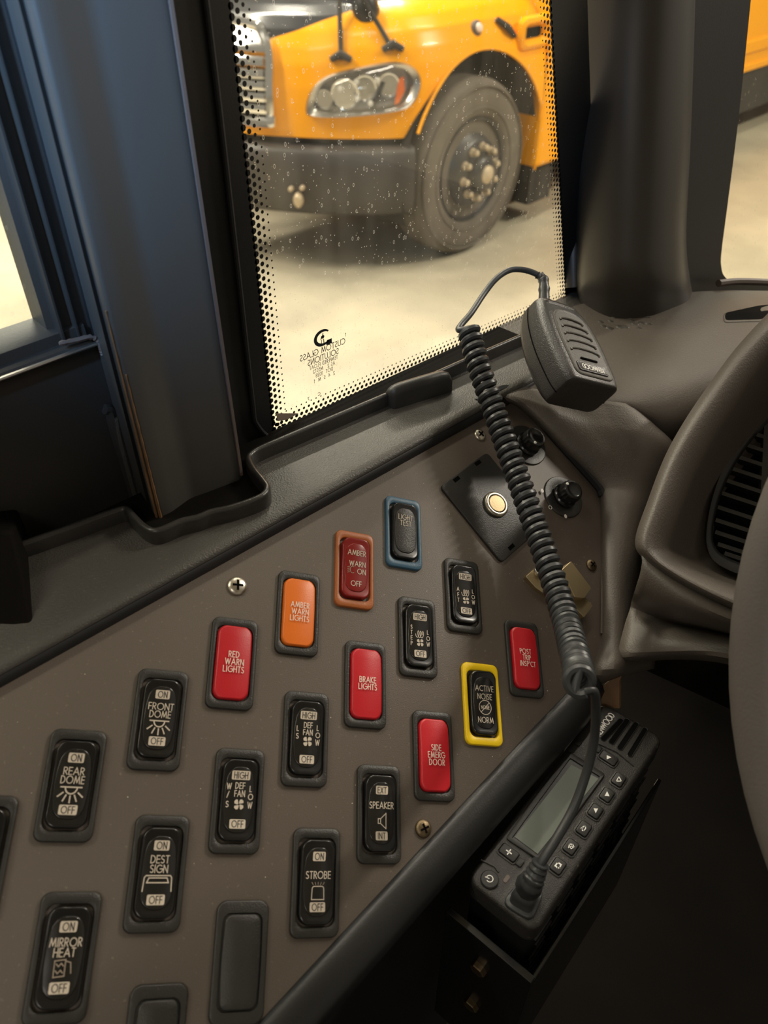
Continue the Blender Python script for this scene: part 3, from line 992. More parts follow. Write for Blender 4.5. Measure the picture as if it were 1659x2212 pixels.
low_rows = [
    [(1382, 1190, .50), (1450, 1240, .490), (1540, 1290, .482), (1640, 1335, .475)],
    [(1388, 1225, .495), (1450, 1275, .483), (1540, 1320, .474), (1640, 1358, .468)],
    [(1378, 1262, .505), (1446, 1312, .497), (1540, 1345, .488), (1640, 1375, .482)],
    [(1365, 1300, .545), (1440, 1340, .540), (1540, 1362, .525), (1640, 1385, .515)],
    [(1352, 1350, .540), (1440, 1362, .520), (1540, 1374, .505), (1640, 1396, .49)],
    [(1340, 1400, .530), (1440, 1395, .508), (1540, 1398, .495), (1640, 1418, .48)],
    [(1338, 1424, .535), (1440, 1412, .520), (1540, 1418, .505), (1640, 1440, .49)],
    [(1345, 1430, .60), (1440, 1420, .60), (1540, 1424, .60), (1640, 1445, .60)],
]
thick(wobj('lower_moulding', *grid_mesh(run_on(px_grid(low_rows, 5, 5))), M['dash'], dash), .002)
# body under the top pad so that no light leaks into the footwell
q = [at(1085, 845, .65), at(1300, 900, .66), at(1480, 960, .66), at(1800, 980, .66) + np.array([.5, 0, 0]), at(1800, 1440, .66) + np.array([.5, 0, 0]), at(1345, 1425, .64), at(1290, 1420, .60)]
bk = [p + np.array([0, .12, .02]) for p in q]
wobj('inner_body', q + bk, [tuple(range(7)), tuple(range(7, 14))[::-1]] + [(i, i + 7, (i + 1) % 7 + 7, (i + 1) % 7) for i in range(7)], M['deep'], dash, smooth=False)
# defroster slot on the top pad
bvh = BVHTree.FromPolygons([tuple(p) for p in px_grid(top_rows, 6, 5).reshape(-1, 3)], grid_mesh(px_grid(top_rows, 6, 5))[1])
def on_top(x, y, lift=0.0):
    d = Vector(ray(x, y)).normalized()
    h = bvh.ray_cast(Vector(CAM), d)
    return np.array(h[0] - d * lift) if h[0] is not None else at(x, y, .66)
sl = round_poly([(1566, 676), (1640, 660), (1700, 655), (1700, 678), (1640, 690), (1566, 692)], [9, 3, 3, 3, 3, 9], 4)
c = np.mean(sl, 0)
rim2 = [tuple(c + (np.array(p) - c) * np.array([1.05, 1.25])) for p in sl]
v = [on_top(*p, .0012) for p in rim2] + [on_top(*p, .0025) for p in [tuple(c + (np.array(p) - c) * 1.02) for p in sl]] + [on_top(*p, .0008) for p in sl]
n_ = len(sl)
wobj('slot_rim', v, [(i, (i + 1) % n_, (i + 1) % n_ + n_, i + n_) for i in range(n_)] + [(i + n_, (i + 1) % n_ + n_, (i + 1) % n_ + 2 * n_, i + 2 * n_) for i in range(n_)], M['dash'], dash)
v = [on_top(*p, .0011) for p in sl]
wobj('defroster_slot', v + [on_top(*c, .0011)], [(i, (i + 1) % n_, n_) for i in range(n_)], M['dark'], dash, smooth=False)
# smeared glue marks on the pad
mb = MB()
for k in range(16):
    x = 1300 + k * 7.2 + random.uniform(-4, 4); y = 700 + 10 * math.sin(k * 1.3) + random.uniform(-6, 6) - (k > 10) * (k - 10) * 2
    p = on_top(x, y)
    r = random.uniform(.0014, .0032)
    v, f = lathe([(r, -.0004), (r * .8, .0004), (r * .3, .0007)], 9)
    v = [(p[0] + a * 1.6, p[1] + b, p[2] + cc) for a, b, cc in v]
    mb.add(v, f)
tag(mb.w('glue_smear', M['sill'], dash), kind='stuff')
# rolled lower edge of the switch console and the kick wall beneath it
lip = empty('console_edge', tuple(onp(900, 1855)))
tag(lip, 'thick rolled black edge running along the lower side of switch panel', 'console edge')
lp = [onp(*q) for q in ((440, 2352), (570, 2212), (900, 1855), (1150, 1585), (1228, 1502), (1262, 1462))]
lp[-1] = lp[-1] + np.array([-.004, .004, .0])
lpath = catmull(lp, 8)
pr = [(-.004, -.006), (-.003, .0005), (-.001, .0018), (.0015, .0022), (.006, .0014), (.011, -.0015), (.0155, -.006), (.0178, -.0115), (.0165, -.016), (.012, -.019), (.004, -.020), (.002, -.03), (.002, -.40), (-.01, -.40)]
wobj('rolled_edge', *sweep(lpath, pr, 1, (0, 0, 1)), M['black'], lip, sharp=60)

# ---- switch panel plate ---------------------------------------------------------------------------------
pan_px = [(-160, 1500), (-160, 2450), (360, 2450), (568, 2214), (1230, 1500), (1262, 1464), (1296, 1420), (1306, 1370), (1306, 1072), (1294, 1044), (1128, 862), (1090, 838), (1040, 862), (900, 960), (500, 1200), (20, 1424)]
pan_uv = ccw([tuple(puv(*q)) for q in pan_px])
MPAN = Matrix(np.column_stack([np.vstack([np.column_stack([PU, PV, PN]), [0, 0, 0]]), [*PO, 1]]).tolist())
pan = empty('switch_panel', None, MPAN)
tag(pan, 'taupe plastic panel that carries all the rocker switches', 'panel')
v, f = slab(pan_uv, -.003, 0, .0006, 2)
link('plate', mesh_data('plate', v, f, M['panel'], sharp=60), pan)


def screw(px, py, mat, r=.0058, parent=pan):
    c = puv(px, py)
    v, f = lathe([(r, 0), (r, .0006), (r * .93, .0012), (r * .7, .0019), (r * .35, .0023), (r * .05, .0024)], 20)
    s = link('screw', mesh_data('screw', v, f, mat), parent, (c[0], c[1], 0))
    mb = MB()
    a = random.uniform(0, 1.5)
    for k in (0, 1):
        t = a + k * math.pi / 2
        mb.add(*box((0, 0, .00235), (r * 1.05, r * .22, .0004), np.array([[math.cos(t), math.sin(t), 0], [-math.sin(t), math.cos(t), 0], [0, 0, 1]])))
    mb.l('cross_slot', M['dark'], s, smooth=False)
    return s


screw(512, 1266, M['steel'])
screw(1036, 940, M['steel'], .0050)
screw(914, 1790, M['oldscrew'], .0050)
screw(1277, 1221, M['oldscrew'], .0046)
# dust specks and scratches lying on the panel
mb = MB()
for k in range(150):
    if random.random() < .7:
        x, y = random.uniform(820, 1280), random.uniform(1020, 1720)
    else:
        x, y = random.uniform(20, 1000), random.uniform(1300, 2200)
    if (x - 568) * (1500 - 2214) - (y - 2214) * (1230 - 568) < 26000 or y < 1210 - (x - 500) * .57: continue
    u_, w_ = puv(x, y)
    r = random.choice((.00018, .00022, .0003))
    n = 5
    mb.add([(u_ + r * random.uniform(.6, 1.6) * math.cos(t), w_ + r * random.uniform(.6, 1.4) * math.sin(t), .0002) for t in np.linspace(0, 2 * math.pi, n, endpoint=False)], [tuple(range(n))])
poly = np.array(pan_uv)
tag(mb.l('dust_specks', M['print'], pan, smooth=False), kind='stuff')
gk = catmull([onp(*q, .004) for q in ((1030, 872), (1062, 852), (1092, 842), (1122, 856), (1200, 944), (1290, 1044), (1304, 1070))], 8)
wobj('groove_shade_tube', *tube(gk, .0042, 8), M['rubber'], pan)  # black tube painting the dark of the groove beside the panel
# groove highlight along the right side of the panel
gr = [puv(*q) for q in ((1297, 1070), (1299, 1150), (1299, 1250), (1297, 1370))]
v, f = tube([(a, b, .0012) for a, b in gr], .0009, 6)
link('edge_bead', mesh_data('edge_bead', v, f, M['dash']), pan)

# ================================================================== ROCKER SWITCHES, INDICATORS
MM = .001


def sym_outline(w, h, r, barrel=0.0, bulge=0.0, n=7, side=8):
    """closed outline, right side going up then left side going down; symmetric so that it can be strip-capped"""
    ys = []
    for k in range(n + 1):
        ys.append(-h / 2 + r * (1 - math.cos(math.pi / 2 * k / n)))
    for k in range(1, side):
        ys.append(-h / 2 + r + (h - 2 * r) * k / side)
    for k in range(n + 1):
        ys.append(h / 2 - r + r * math.sin(math.pi / 2 * k / n))
    R = []
    for y in ys:
        e = max(0.0, abs(y) - (h / 2 - r))
        hw = w / 2 - r + math.sqrt(max(0, r * r - e * e)) - barrel * (y / (h / 2)) ** 2
        R.append((hw, y))
    out = R + [(-x, y) for x, y in R[::-1]]
    if bulge:
        out = [(x, y + math.copysign(bulge * (1 - (x / (w / 2)) ** 2), y) if abs(y) > h / 2 - r * 1.01 else y) for x, y in out]
    return out


def strip_cap(start, n2):
    h = n2 // 2
    return [(start + i, start + i + 1, start + n2 - 2 - i, start + n2 - 1 - i) for i in range(h - 1)]


def capped(rs):
    v, f = rings(rs, False, False)
    n = len(rs[0])
    f += strip_cap((len(rs) - 1) * n, n)
    return v, f


def sc(p): return [(x * MM, y * MM, z * MM) for x, y, z in p]


BEZ = {}


def bezel_mesh(mat):
    if mat in BEZ: return BEZ[mat]
    o = sym_outline
    rs = [z3(o(26, 50.8, 4.2), 0), z3(o(26, 50.8, 4.2), 1.2), z3(o(25.5, 50.3, 4.0), 1.9), z3(o(24.6, 49.4, 3.6), 2.2),
          z3(o(21.2, 41.2, 4.0, bulge=.3), 2.3), z3(o(20.6, 40.6, 3.8, bulge=.3), 2.0), z3(o(20.4, 40.4, 3.8, bulge=.3), 0.1)]
    v, f = rings([sc(r) for r in rs], False, False)
    BEZ[mat] = mesh_data('bezel', v, f, M[mat], sharp=50)
    return BEZ[mat]


def hrock(x, y):            # height of a rocker face, mm
    return 4.3 + 0.040 * y + 1.0 * (abs(y) / 18.5) ** 3 - 0.0035 * x * x


def lens_h(x, y): return hrock(x, y) + 0.45


RK = {}


def rocker_meshes(style):
    if style in RK: return RK[style]
    o = sym_outline
    mr, ml = {'black': ('rocker', 'lens'), 'red': ('redlens', 'redlens'), 'plain': ('rocker', 'bezel')}[style]
    rs = [z3(o(18.6, 38.0, 4.6, bulge=.7), 0.2), z3(o(18.6, 38.0, 4.6, bulge=.7), lambda x, y: hrock(x, y) - 1.2),
          z3(o(18.2, 37.6, 4.5, bulge=.7), lambda x, y: hrock(x, y) - .45), z3(o(17.4, 36.8, 4.2, bulge=.7), lambda x, y: hrock(x, y) - .08),
          z3(o(16.6, 36.0, 4.0, bulge=.7), hrock), z3(o(16.0, 33.0, 3.6, bulge=.7), hrock)]
    me = mesh_data('rocker', *capped([sc(r) for r in rs]), M[mr], sharp=60)
    ls = [z3(o(15.8, 30.0, 4.6, 1.8, .8), lambda x, y: hrock(x, y) - .1), z3(o(15.5, 29.7, 4.5, 1.8, .8), lambda x, y: hrock(x, y) + .3),
          z3(o(14.9, 29.1, 4.3, 1.8, .8), lens_h)]
    ms = mesh_data('lens', *capped([sc(r) for r in ls]), M[ml], sharp=60)
    RK[style] = (me, ms)
    return RK[style]


def lsurf(x, y): return (x * MM, y * MM, (lens_h(x, y) + .06) * MM)
def lsurf2(x, y): return (x * MM, y * MM, (lens_h(x, y) + .12) * MM)


def icon_lamp(y):
    L = [[(-4.6, y + 2.0), (4.6, y + 2.0)], [(-2.7, y + 2.0)] + arc(0, y + 2.0, 2.7, 3.0, 180, 360, 8) + [(2.7, y + 2.0)]]
    for a in (-52, -26, 0, 26, 52):
        t = math.radians(a - 90)
        L.append([(3.9 * math.cos(t) * 1.1, y + 2.0 + 4.0 * math.sin(t)), (6.6 * math.cos(t) * 1.05, y + 2.0 + 6.8 * math.sin(t))])
    return L


def blades(mb, cx_, cy_, r):
    for a in (0, 90, 180, 270):
        pts = [(0.25, .25), (r * .95, .2), (r * 1.05, r * .45), (r * .75, r * .85), (r * .35, r * .85), (.2, r * .4)]
        t = math.radians(a + 12)
        mb.add(*fill([(cx_ + x * math.cos(t) - y * math.sin(t), cy_ + x * math.sin(t) + y * math.cos(t)) for x, y in pts], lsurf))


def coil_line(cx_, cy_, w, h):
    L = []
    for k in range(40):
        t = k / 39
        L.append((cx_ - w / 2 + w * t + .9 * math.cos(t * 6 * math.pi + math.pi) * .9, cy_ + h / 2 * math.sin(t * 6 * math.pi + math.pi)))
    return L


GROUP = 'rocker switches and indicator lamps on the switch panel'


def switch(px_uv, name, label, cat, bez, style, draw=None):
    u_, v_ = px_uv
    m = MPAN @ Matrix.Translation((u_ * MM, v_ * MM, 0.0))
    r = empty(name, None, m)
    tag(r, label, cat, GROUP)
    link('bezel', bezel_mesh(bez), r)
    a, b = rocker_meshes(style)
    rk = link('rocker', a, r)
    link('lens', b, rk)
    if draw:
        items = draw()
        for nm, mb, mt in items:
            mb.l(nm, M[mt], r, smooth=False)
    return r


def words(*ws):
    """(text, y, height, squeeze[, x]) -> lettering"""
    mb = MB()
    for w in ws:
        x = w[4] if len(w) > 4 else 0
        g = strokes(text_lines(w[0], w[2], x, w[1], min(1.0, w[3] * 1.05), .23), .40, lsurf)
        mb.add(g.v, g.f)
    return mb


def boxed(s, y, w=7.2, h=4.4, bold=False, x=0.0):
    b = MB().add(*fill([(x + a, y + b_) for a, b_ in rrect(w, h, .6, 2)], lsurf))
    t = strokes(text_lines(s, 3.0, x, y, .78, .24), .42, lsurf2)
    return b, t


def std(top, bottom, wlist, extra=None, topmat='print', top_w=7.2, bot_w=8.2):
    def d():
        it = []
        if top:
            b, t = boxed(top, 11.6, top_w)
            it += [('label_plate', b, topmat), ('lettering', t, 'print_dark')]
        if bottom:
            b, t = boxed(bottom, -11.6, bot_w)
            it += [('label_plate', b, 'print'), ('lettering', t, 'print_dark')]
        it += [('lettering', words(w), 'print') for w in wlist]
        if extra: it += extra()
        return it
    return d


def dome_icon():
    L = icon_lamp(-3.6)
    return [('symbol', strokes(L[:1], .62, lsurf), 'print'), ('symbol', strokes(L[1:2], .62, lsurf), 'print')] + [('symbol_ray', strokes([l], .62, lsurf), 'print') for l in L[2:]]


def fan_icon(heater, yc=-5.0, r=2.6):
    def e():
        mb = MB()
        blades(mb, 0, yc, r)
        if heater:
            g = strokes([coil_line(0, .6, 4.6, 4.2)], .42, lsurf)
            mb.add(g.v, g.f)
        return [('symbol', mb, 'print')]
    return e


def sign_icon():
    L = [[(-6.6, -8.0), (-6.3, -2.2), (-5.6, -1.4), (5.6, -1.4), (6.3, -2.2), (6.6, -8.0)], [(-4.2, -2.4), (4.2, -2.4), (5.0, -4.4), (-5.0, -4.4), (-4.2, -2.4)]]
    return [('symbol', strokes(L, .5, lsurf), 'print')]


def mirror_icon():
    L = [[(-3.4, -1.4), (1.0, -1.0), (1.2, -7.2), (-3.2, -7.6), (-3.4, -1.4)], [(-2.6, -2.6), (-1.6, -3.6), (-.6, -2.4), (.4, -3.4)], [(-2.6, -5.2), (-1.6, -6.2), (-.6, -5.0), (.4, -6.0)], [(1.2, -1.6), (3.2, -2.2), (3.8, -6.2)]]
    return [('symbol', strokes(L, .45, lsurf), 'print_dim')]


def strobe_icon():
    L = [[(-3.3, -8.2), (-3.1, -3.4)] + arc(-1.9, -3.4, 1.2, 1.2, 180, 90, 4) + arc(1.9, -3.4, 1.2, 1.2, 90, 0, 4) + [(3.3, -8.2), (-3.3, -8.2)]]
    d = [[(a * 1.2, -1.4), (a * 1.5, -.4)] for a in (-2.2, -1.1, 0, 1.1, 2.2)]
    return [('symbol', strokes(L, .42, lsurf), 'print'), ('symbol', strokes(d, .3, lsurf), 'print_dim')]


def speaker_icon():
    L = [[(-2.0, -3.0), (-.6, -3.0), (2.6, -.2), (2.6, -8.0), (-.6, -5.4), (-2.0, -5.4), (-2.0, -3.0)], [(-.6, -3.0), (-.6, -5.4)]]
    return [('symbol', strokes(L, .45, lsurf), 'print')]


def noise_icon():
    L = [arc(0, -3.0, 4.3, 4.3, 0, 360, 26), [(-3.0, -6.0), (3.0, 0.0)]]
    mb = strokes(L, .45, lsurf)
    g = strokes(text_lines('NOISE', 2.0, 0, -3.0, .85), .34, lsurf)
    mb.add(g.v, g.f)
    return [('symbol', mb, 'print')]


def lens_glyph():
    L = [arc(-2.6, -1.8, 1.6, 2.2, 60, 300, 8)] + [[(-5.8, -3.9 + k), (-4.6, -3.5 + k)] for k in (0, 1.2, 2.4, 3.6)]
    return [('symbol', strokes(L, .35, lsurf), 'print_dim')]


switch((-79.6, 4.4), 'rocker_switch', 'black rocker switch reading FRONT DOME with lamp symbol', 'switch', 'bezel', 'black',
       std('ON', 'OFF', [('FRONT', 5.6, 3.2, .92), ('DOME', 1.7, 3.2, .82)], dome_icon))
switch((-116.2, -29.1), 'rocker_switch', 'black rocker switch reading REAR DOME with lamp symbol', 'switch', 'bezel', 'black',
       std('ON', 'OFF', [('REAR', 5.6, 3.2, .92), ('DOME', 1.7, 3.2, .82)], dome_icon))
switch((-71.6, -66.9), 'rocker_switch', 'black rocker switch reading DEST SIGN', 'switch', 'bezel', 'black',
       std('ON', 'OFF', [('DEST', 5.6, 3.2, .92), ('SIGN', 1.5, 3.2, .85)], sign_icon))
switch((-108.0, -100.3), 'rocker_switch', 'black rocker switch reading MIRROR HEAT with worn print', 'switch', 'bezel', 'black',
       std('ON', 'OFF', [('MIRROR', 5.6, 3.2, .82), ('HEAT', 1.7, 3.2, .85)], mirror_icon))
switch((-35.5, -33.2), 'rocker_switch', 'black rocker switch reading W/S DEF FAN HIGH LOW', 'switch', 'bezel', 'black',
       std('HIGH', 'OFF', [('DEF', 6.6, 2.8, .8), ('FAN', 2.8, 2.8, .72), ('W', 6.2, 2.7, .75, -5.7), ('/', 2.2, 2.4, .9, -6.0), ('S', -2.4, 2.7, .9, -6.0), ('L', 5.2, 2.6, .8, 5.6), ('O', 1.4, 2.6, .85, 5.8), ('W', -2.6, 2.8, .75, 5.7)], fan_icon(False, -2.4, 2.5), 'print', 9.6))
switch((0.0, 0.0), 'rocker_switch', 'black rocker switch reading L S DEF FAN HIGH LOW', 'switch', 'bezel', 'black',
       std('HIGH', 'OFF', [('DEF', 6.4, 2.8, .8), ('FAN', 2.6, 2.8, .72), ('L', 4.4, 2.6, .8, -5.9), ('S', .4, 2.6, .9, -5.9), ('L', 5.2, 2.6, .8, 5.6), ('O', 1.4, 2.6, .85, 5.8), ('W', -2.4, 2.8, .75, 5.7)], fan_icon(False, -2.2, 2.5), 'print', 9.4))
switch((8.3, -70.9), 'rocker_switch', 'black rocker switch reading STROBE', 'switch', 'bezel', 'black',
       std('ON', 'OFF', [('STROBE', 3.0, 3.2, .82)], strobe_icon, 'print', 6.8))
switch((43.9, -37.2), 'rocker_switch', 'black rocker switch reading EXT SPEAKER INT', 'switch', 'bezel', 'black',
       std('EXT', 'INT', [('SPEAKER', 3.8, 3.2, .80)], speaker_icon, 'print', 7.2, 7.0))
switch((105.3, 98.5), 'rocker_switch', 'black heater rocker switch reading AFT HIGH LOW', 'switch', 'bezel', 'black',
       std('HIGH', 'OFF', [('A', 2.6, 2.4, .8, -5.6), ('F', -1.2, 2.4, .8, -5.6), ('T', -4.8, 2.4, .8, -5.6), ('L', 2.4, 2.4, .8, 5.4), ('O', -1.4, 2.5, .82, 5.6), ('W', -5.0, 2.6, .75, 5.6)], fan_icon(True, -4.6, 2.3), 'print', 9.4))
switch((70.8, 66.2), 'rocker_switch', 'black heater rocker switch reading STEP HIGH LOW', 'switch', 'bezel', 'black',
       std('HIGH', 'OFF', [('S', 4.8, 2.3, .8, -5.8), ('T', 1.4, 2.3, .8, -5.8), ('E', -2.0, 2.3, .8, -5.8), ('P', -5.4, 2.3, .8, -5.8), ('L', 2.4, 2.4, .8, 5.4), ('O', -1.4, 2.5, .82, 5.6), ('W', -5.0, 2.6, .75, 5.6)], fan_icon(True, -4.6, 2.3), 'print', 9.4))
switch((114.4, 28.6), 'rocker_switch', 'black ACTIVE NOISE rocker switch in a bright yellow bezel', 'switch', 'yellowbezel', 'black',
       std(None, None, [('ACTIVE', 8.6, 3.2, .85), ('NOISE', 3.6, 3.2, .82), ('NORM', -10.6, 3.2, .82)], noise_icon))
switch((28.0, 104.5), 'rocker_switch', 'dark red AMBER WARN rocker switch in a burnt orange bezel', 'switch', 'orangebezel', 'red',
       std(None, None, [('AMBER', 9.6, 3.2, .85), ('WARN', 2.4, 3.2, .85, .6), ('ON', -2.4, 3.2, .85, 3.4), ('OFF', -10.6, 3.2, .85)], lens_glyph))
switch((62.6, 136.2), 'rocker_switch', 'black LIGHT TEST rocker switch in a slate blue bezel', 'switch', 'bluebezel', 'plain',
       std(None, None, [('LIGHT', 9.4, 3.3, .85), ('TEST', 5.2, 3.3, .85)]))
# a bezel that peeks in at the left edge
switch((-150.5, -60.6), 'rocker_switch', 'rocker switch cut off by the left edge below the post', 'switch', 'bezel', 'black')

IND = {}


def ind_h(x, y): return 5.2 - .012 * x * x - .0022 * y * y


def indicator_mesh(mat):
    if mat not in IND:
        o = sym_outline
        rs = [z3(o(19.4, 39.6, 4.4, bulge=1.0), 0.2), z3(o(19.4, 39.6, 4.4, bulge=1.0), lambda x, y: ind_h(x, y) - 1.6),
              z3(o(19.0, 39.2, 4.3, bulge=1.0), lambda x, y: ind_h(x, y) - .7), z3(o(18.2, 38.4, 4.1, bulge=1.0), lambda x, y: ind_h(x, y) - .2),
              z3(o(17.0, 37.2, 3.9, bulge=1.0), ind_h)]
        IND[mat] = mesh_data('lamp_cover', *capped([sc(r) for r in rs]), M[mat], sharp=60)
    return IND[mat]


def isurf(x, y): return (x * MM, y * MM, (ind_h(x, y) + .06) * MM)


def indicator(px_uv, label, mat, lines):
    r = empty('indicator_lamp', None, MPAN @ Matrix.Translation((px_uv[0] * MM, px_uv[1] * MM, 0)))
    tag(r, label, 'indicator', GROUP)
    link('bezel', bezel_mesh('bezel'), r)
    link('lamp_cover', indicator_mesh(mat), r)
    mb = MB()
    for k, (s, sq, x) in enumerate(lines):
        g = strokes(text_lines(s, 3.2, x, (len(lines) - 1) * 2.05 - k * 4.1 - .3, sq * .95, .24), .42, isurf)
        g.l('lettering', M['print_pink'], r, smooth=False)
    return r


indicator((-43.8, 37.5), 'red indicator cover reading RED WARN LIGHTS', 'red', [('RED', .85, -.4), ('WARN', .88, .2), ('LIGHTS', .86, 0)])
indicator((-7.5, 71.2), 'orange indicator cover reading AMBER WARN LIGHTS', 'orange', [('AMBER', .85, 0), ('WARN', .88, .2), ('LIGHTS', .86, 0)])
indicator((35.6, 33.3), 'red indicator cover reading BRAKE LIGHTS', 'red', [('BRAKE', .85, 0), ('LIGHTS', .86, 0)])
indicator((148.8, 60.9), 'red indicator cover reading POST TRIP INSPCT', 'red', [('POST', .8, -1.0), ('TRIP', .8, -.4), ("INSP'CT", .78, .2)])
indicator((79.0, -4.4), 'red indicator cover reading SIDE EMERG DOOR', 'red', [('SIDE', .82, 0), ('EMERG', .8, 0), ('DOOR', .8, .2)])


def blank(uv_, label):
    r = empty('blank_switch_plate', None, MPAN @ Matrix.Translation((uv_[0] * MM, uv_[1] * MM, 0)))
    tag(r, label, 'blank plate', 'blank plates on the switch panel')
    if 'bl' not in IND:
        o = sym_outline
        rs = [z3(o(26, 50.8, 4.6, bulge=.8), 0), z3(o(26, 50.8, 4.6, bulge=.8), .9), z3(o(25.2, 50.0, 4.4, bulge=.8), 1.6), z3(o(24.2, 49, 4.2, bulge=.8), 1.8), z3(o(20.2, 40.4, 3.6, .3, .3), 1.9)]
        IND['bl'] = mesh_data('flange', *rings([sc(q) for q in rs], False, False), M['bezel'], sharp=50)
        rs = [z3(o(20.2, 40.4, 3.6, .3, .3), 1.9), z3(o(19.6, 39.8, 3.4, .3, .3), 1.0), z3(o(19.0, 39.2, 3.2, .6, .3), 1.1), z3(o(18.4, 38.6, 3.0, .8, .3), 2.5), z3(o(17.6, 37.6, 2.8, .9, .3), 2.9)]
        IND['bl2'] = mesh_data('face', *capped([sc(q) for q in rs]), M['bezel'], sharp=50)
    link('flange', IND['bl'], r); link('face', IND['bl2'], r)


u1 = puv(517, 2076) / MM
blank(u1, 'plain grey blank plate below the DEF FAN switch, left of STROBE')
blank(u1 + np.array([-36.0, -33.4]), 'plain grey blank plate cut off by the bottom edge of the photo')
# ================================================================== OTHER CONTROLS ON THE PANEL
def pl(px, py): return puv(px, py)


# ---- push button plate -------------------------------------------------------------------------------------
cs = np.array([pl(948, 1053), pl(1049, 979), pl(1149, 1150), pl(1081, 1218)])
cs[2] = cs[1] + cs[3] - cs[0]
cc_ = cs.mean(0)
r = empty('push_button_plate', None, MPAN @ Matrix.Translation((cc_[0], cc_[1], 0)))
tag(r, 'black square plate with round brass push button, tilted beneath the coiled cord', 'button plate')
v, f = slab(round_poly(ccw([tuple(q - cc_) for q in cs]), .004, 4), 0, .0022, .0007, 3)
link('plate', mesh_data('plate', v, f, M['bezel'], sharp=50), r)
e1 = (cs[1] - cs[0]) / np.linalg.norm(cs[1] - cs[0]); e2 = np.array([-e1[1], e1[0]])
for q in ((1029, 1003), (983, 1038), (1101, 1184), (1056, 1216)):
    c = pl(*q) - cc_
    if q == (1056, 1216): continue
    v, f = slab([tuple(c + e1 * a + e2 * b) for a, b in ((-.0031, -.0014), (.0031, -.0014), (.0031, .0014), (-.0031, .0014))], .0018, .00228)
    link('slot', mesh_data('slot', v, f, M['dark'], smooth=False), r)
c = pl(1067, 1093) - cc_
v, f = lathe([(.0098, .0022), (.0098, .0034), (.0092, .0042), (.0080, .0046), (.0072, .0044), (.0069, .0036)], 32)
ring = link('button_ring', mesh_data('button_ring', v, f[:-1], M['steel']), r, (c[0], c[1], 0))
v, f = lathe([(.0066, .0030), (.0066, .0042), (.0062, .0046), (.003, .0047)], 32)
link('button_cap', mesh_data('button_cap', v, f, M['brass']), r, (c[0], c[1], 0))
v, f = lathe([(.0070, .0031), (.0066, .0032)], 32)
link('button_gap', mesh_data('button_gap', v, f, M['dark']), r, (c[0], c[1], 0))


# ---- rotary knobs --------------------------------------------------------------------------------------------
def knob(px, py, label, marks, top):
    c = pl(px, py)
    r = empty('rotary_knob', None, MPAN @ Matrix.Translation((c[0], c[1], 0)))
    tag(r, label, 'knob', 'rotary knobs on the panel')
    v, f = lathe([(.0172, 0), (.0172, .0006), (.0166, .0012), (.0120, .0014), (.0112, .0010)], 40)
    link('dial_plate', mesh_data('dial_plate', v, f, M['bezel']), r)
    n = 36
    rs = []
    for rad, z in ((.0098, .0012), (.0098, .0030), (.0090, .0036), (.0084, .0044), (.0082, .0120), (.0076, .0134), (.0062, .0138), (.0050, .0130), (.0020, .0126)):
        fl_ = .00035 if .004 < z < .0125 else 0
        rs.append([((rad + fl_ * (1 if k % 2 else -1)) * math.cos(2 * math.pi * k / n), (rad + fl_ * (1 if k % 2 else -1)) * math.sin(2 * math.pi * k / n), z) for k in range(n)])
    k_ = link('knob_cap', mesh_data('knob_cap', *rings(rs), M['rocker'], sharp=35), r)
    mb = MB()
    for q, kind in marks:
        d = pl(*q) - c
        if kind == 'o':
            g = strokes([arc(d[0], d[1], .0014, .0014, 0, 360, 14)], .0005, lambda x, y: (x, y, .0016))
            mb.add(g.v, g.f)
        else:
            mb.add(*fill(arc(d[0], d[1], .0013, .0017, 0, 330, 11), lambda x, y: (x, y, .0016)))
    if mb.v: mb.l('dial_marks', M['white'], r, smooth=False)
    v, f = lathe([(.0011, .0132), (.0011, .0141), (.0004, .0143)], 10)
    link('pointer_dot', mesh_data('pointer_dot', v, f, M['white']), r, (top[0], top[1], 0))


knob(1216, 1074, 'black rotary knob on round dial with white dots, lower of the two', [((1169, 1062), '.'), ((1186, 1098), 'o'), ((1219, 1117), '.')], (-.0055, .0035))
knob(1137, 962, 'black rotary knob half hidden behind the coiled cord, upper of the two', [], (-.002, -.0058))

# ---- brass latch bracket behind the cord ------------------------------------------------------------------------
def raised(pxs, h, t, rnd=.001):
    q = [tuple(puv(x, y, h)) for x, y in pxs]
    return slab(round_poly(ccw(q), rnd, 2), h - t, h, .0002, 1)


r = empty('latch_bracket', None, MPAN @ Matrix.Translation((0, 0, 0)))
c = pl(1210, 1270)
r.matrix_world = MPAN @ Matrix.Translation((c[0], c[1], 0))
tag(r, 'small brass coloured latch bracket behind the coiled cord', 'bracket')
def sh(vf): return [(x - c[0], y - c[1], z) for x, y, z in vf[0]], vf[1]
link('base_plate', mesh_data('base_plate', *sh(raised([(1136, 1245), (1163, 1221), (1240, 1230), (1262, 1262), (1240, 1300), (1190, 1292), (1158, 1270)], .004, .004)), M['brass'], smooth=False), r)
link('upright_plate', mesh_data('upright_plate', *sh(raised([(1214, 1230), (1234, 1212), (1278, 1270), (1262, 1292), (1242, 1290)], .013, .013)), M['brass'], smooth=False), r)
link('tongue', mesh_data('tongue', *sh(raised([(1238, 1292), (1262, 1288), (1281, 1308), (1262, 1334), (1240, 1310)], .009, .009)), M['brass'], smooth=False), r)
d = pl(1155, 1241) - c
v, f = lathe([(.0038, .004), (.0042, .0052), (.0038, .0070), (.0026, .0082), (.0006, .0087)], 18)
link('rivet', mesh_data('rivet', v, f, M['steel']), r, (d[0], d[1], 0))

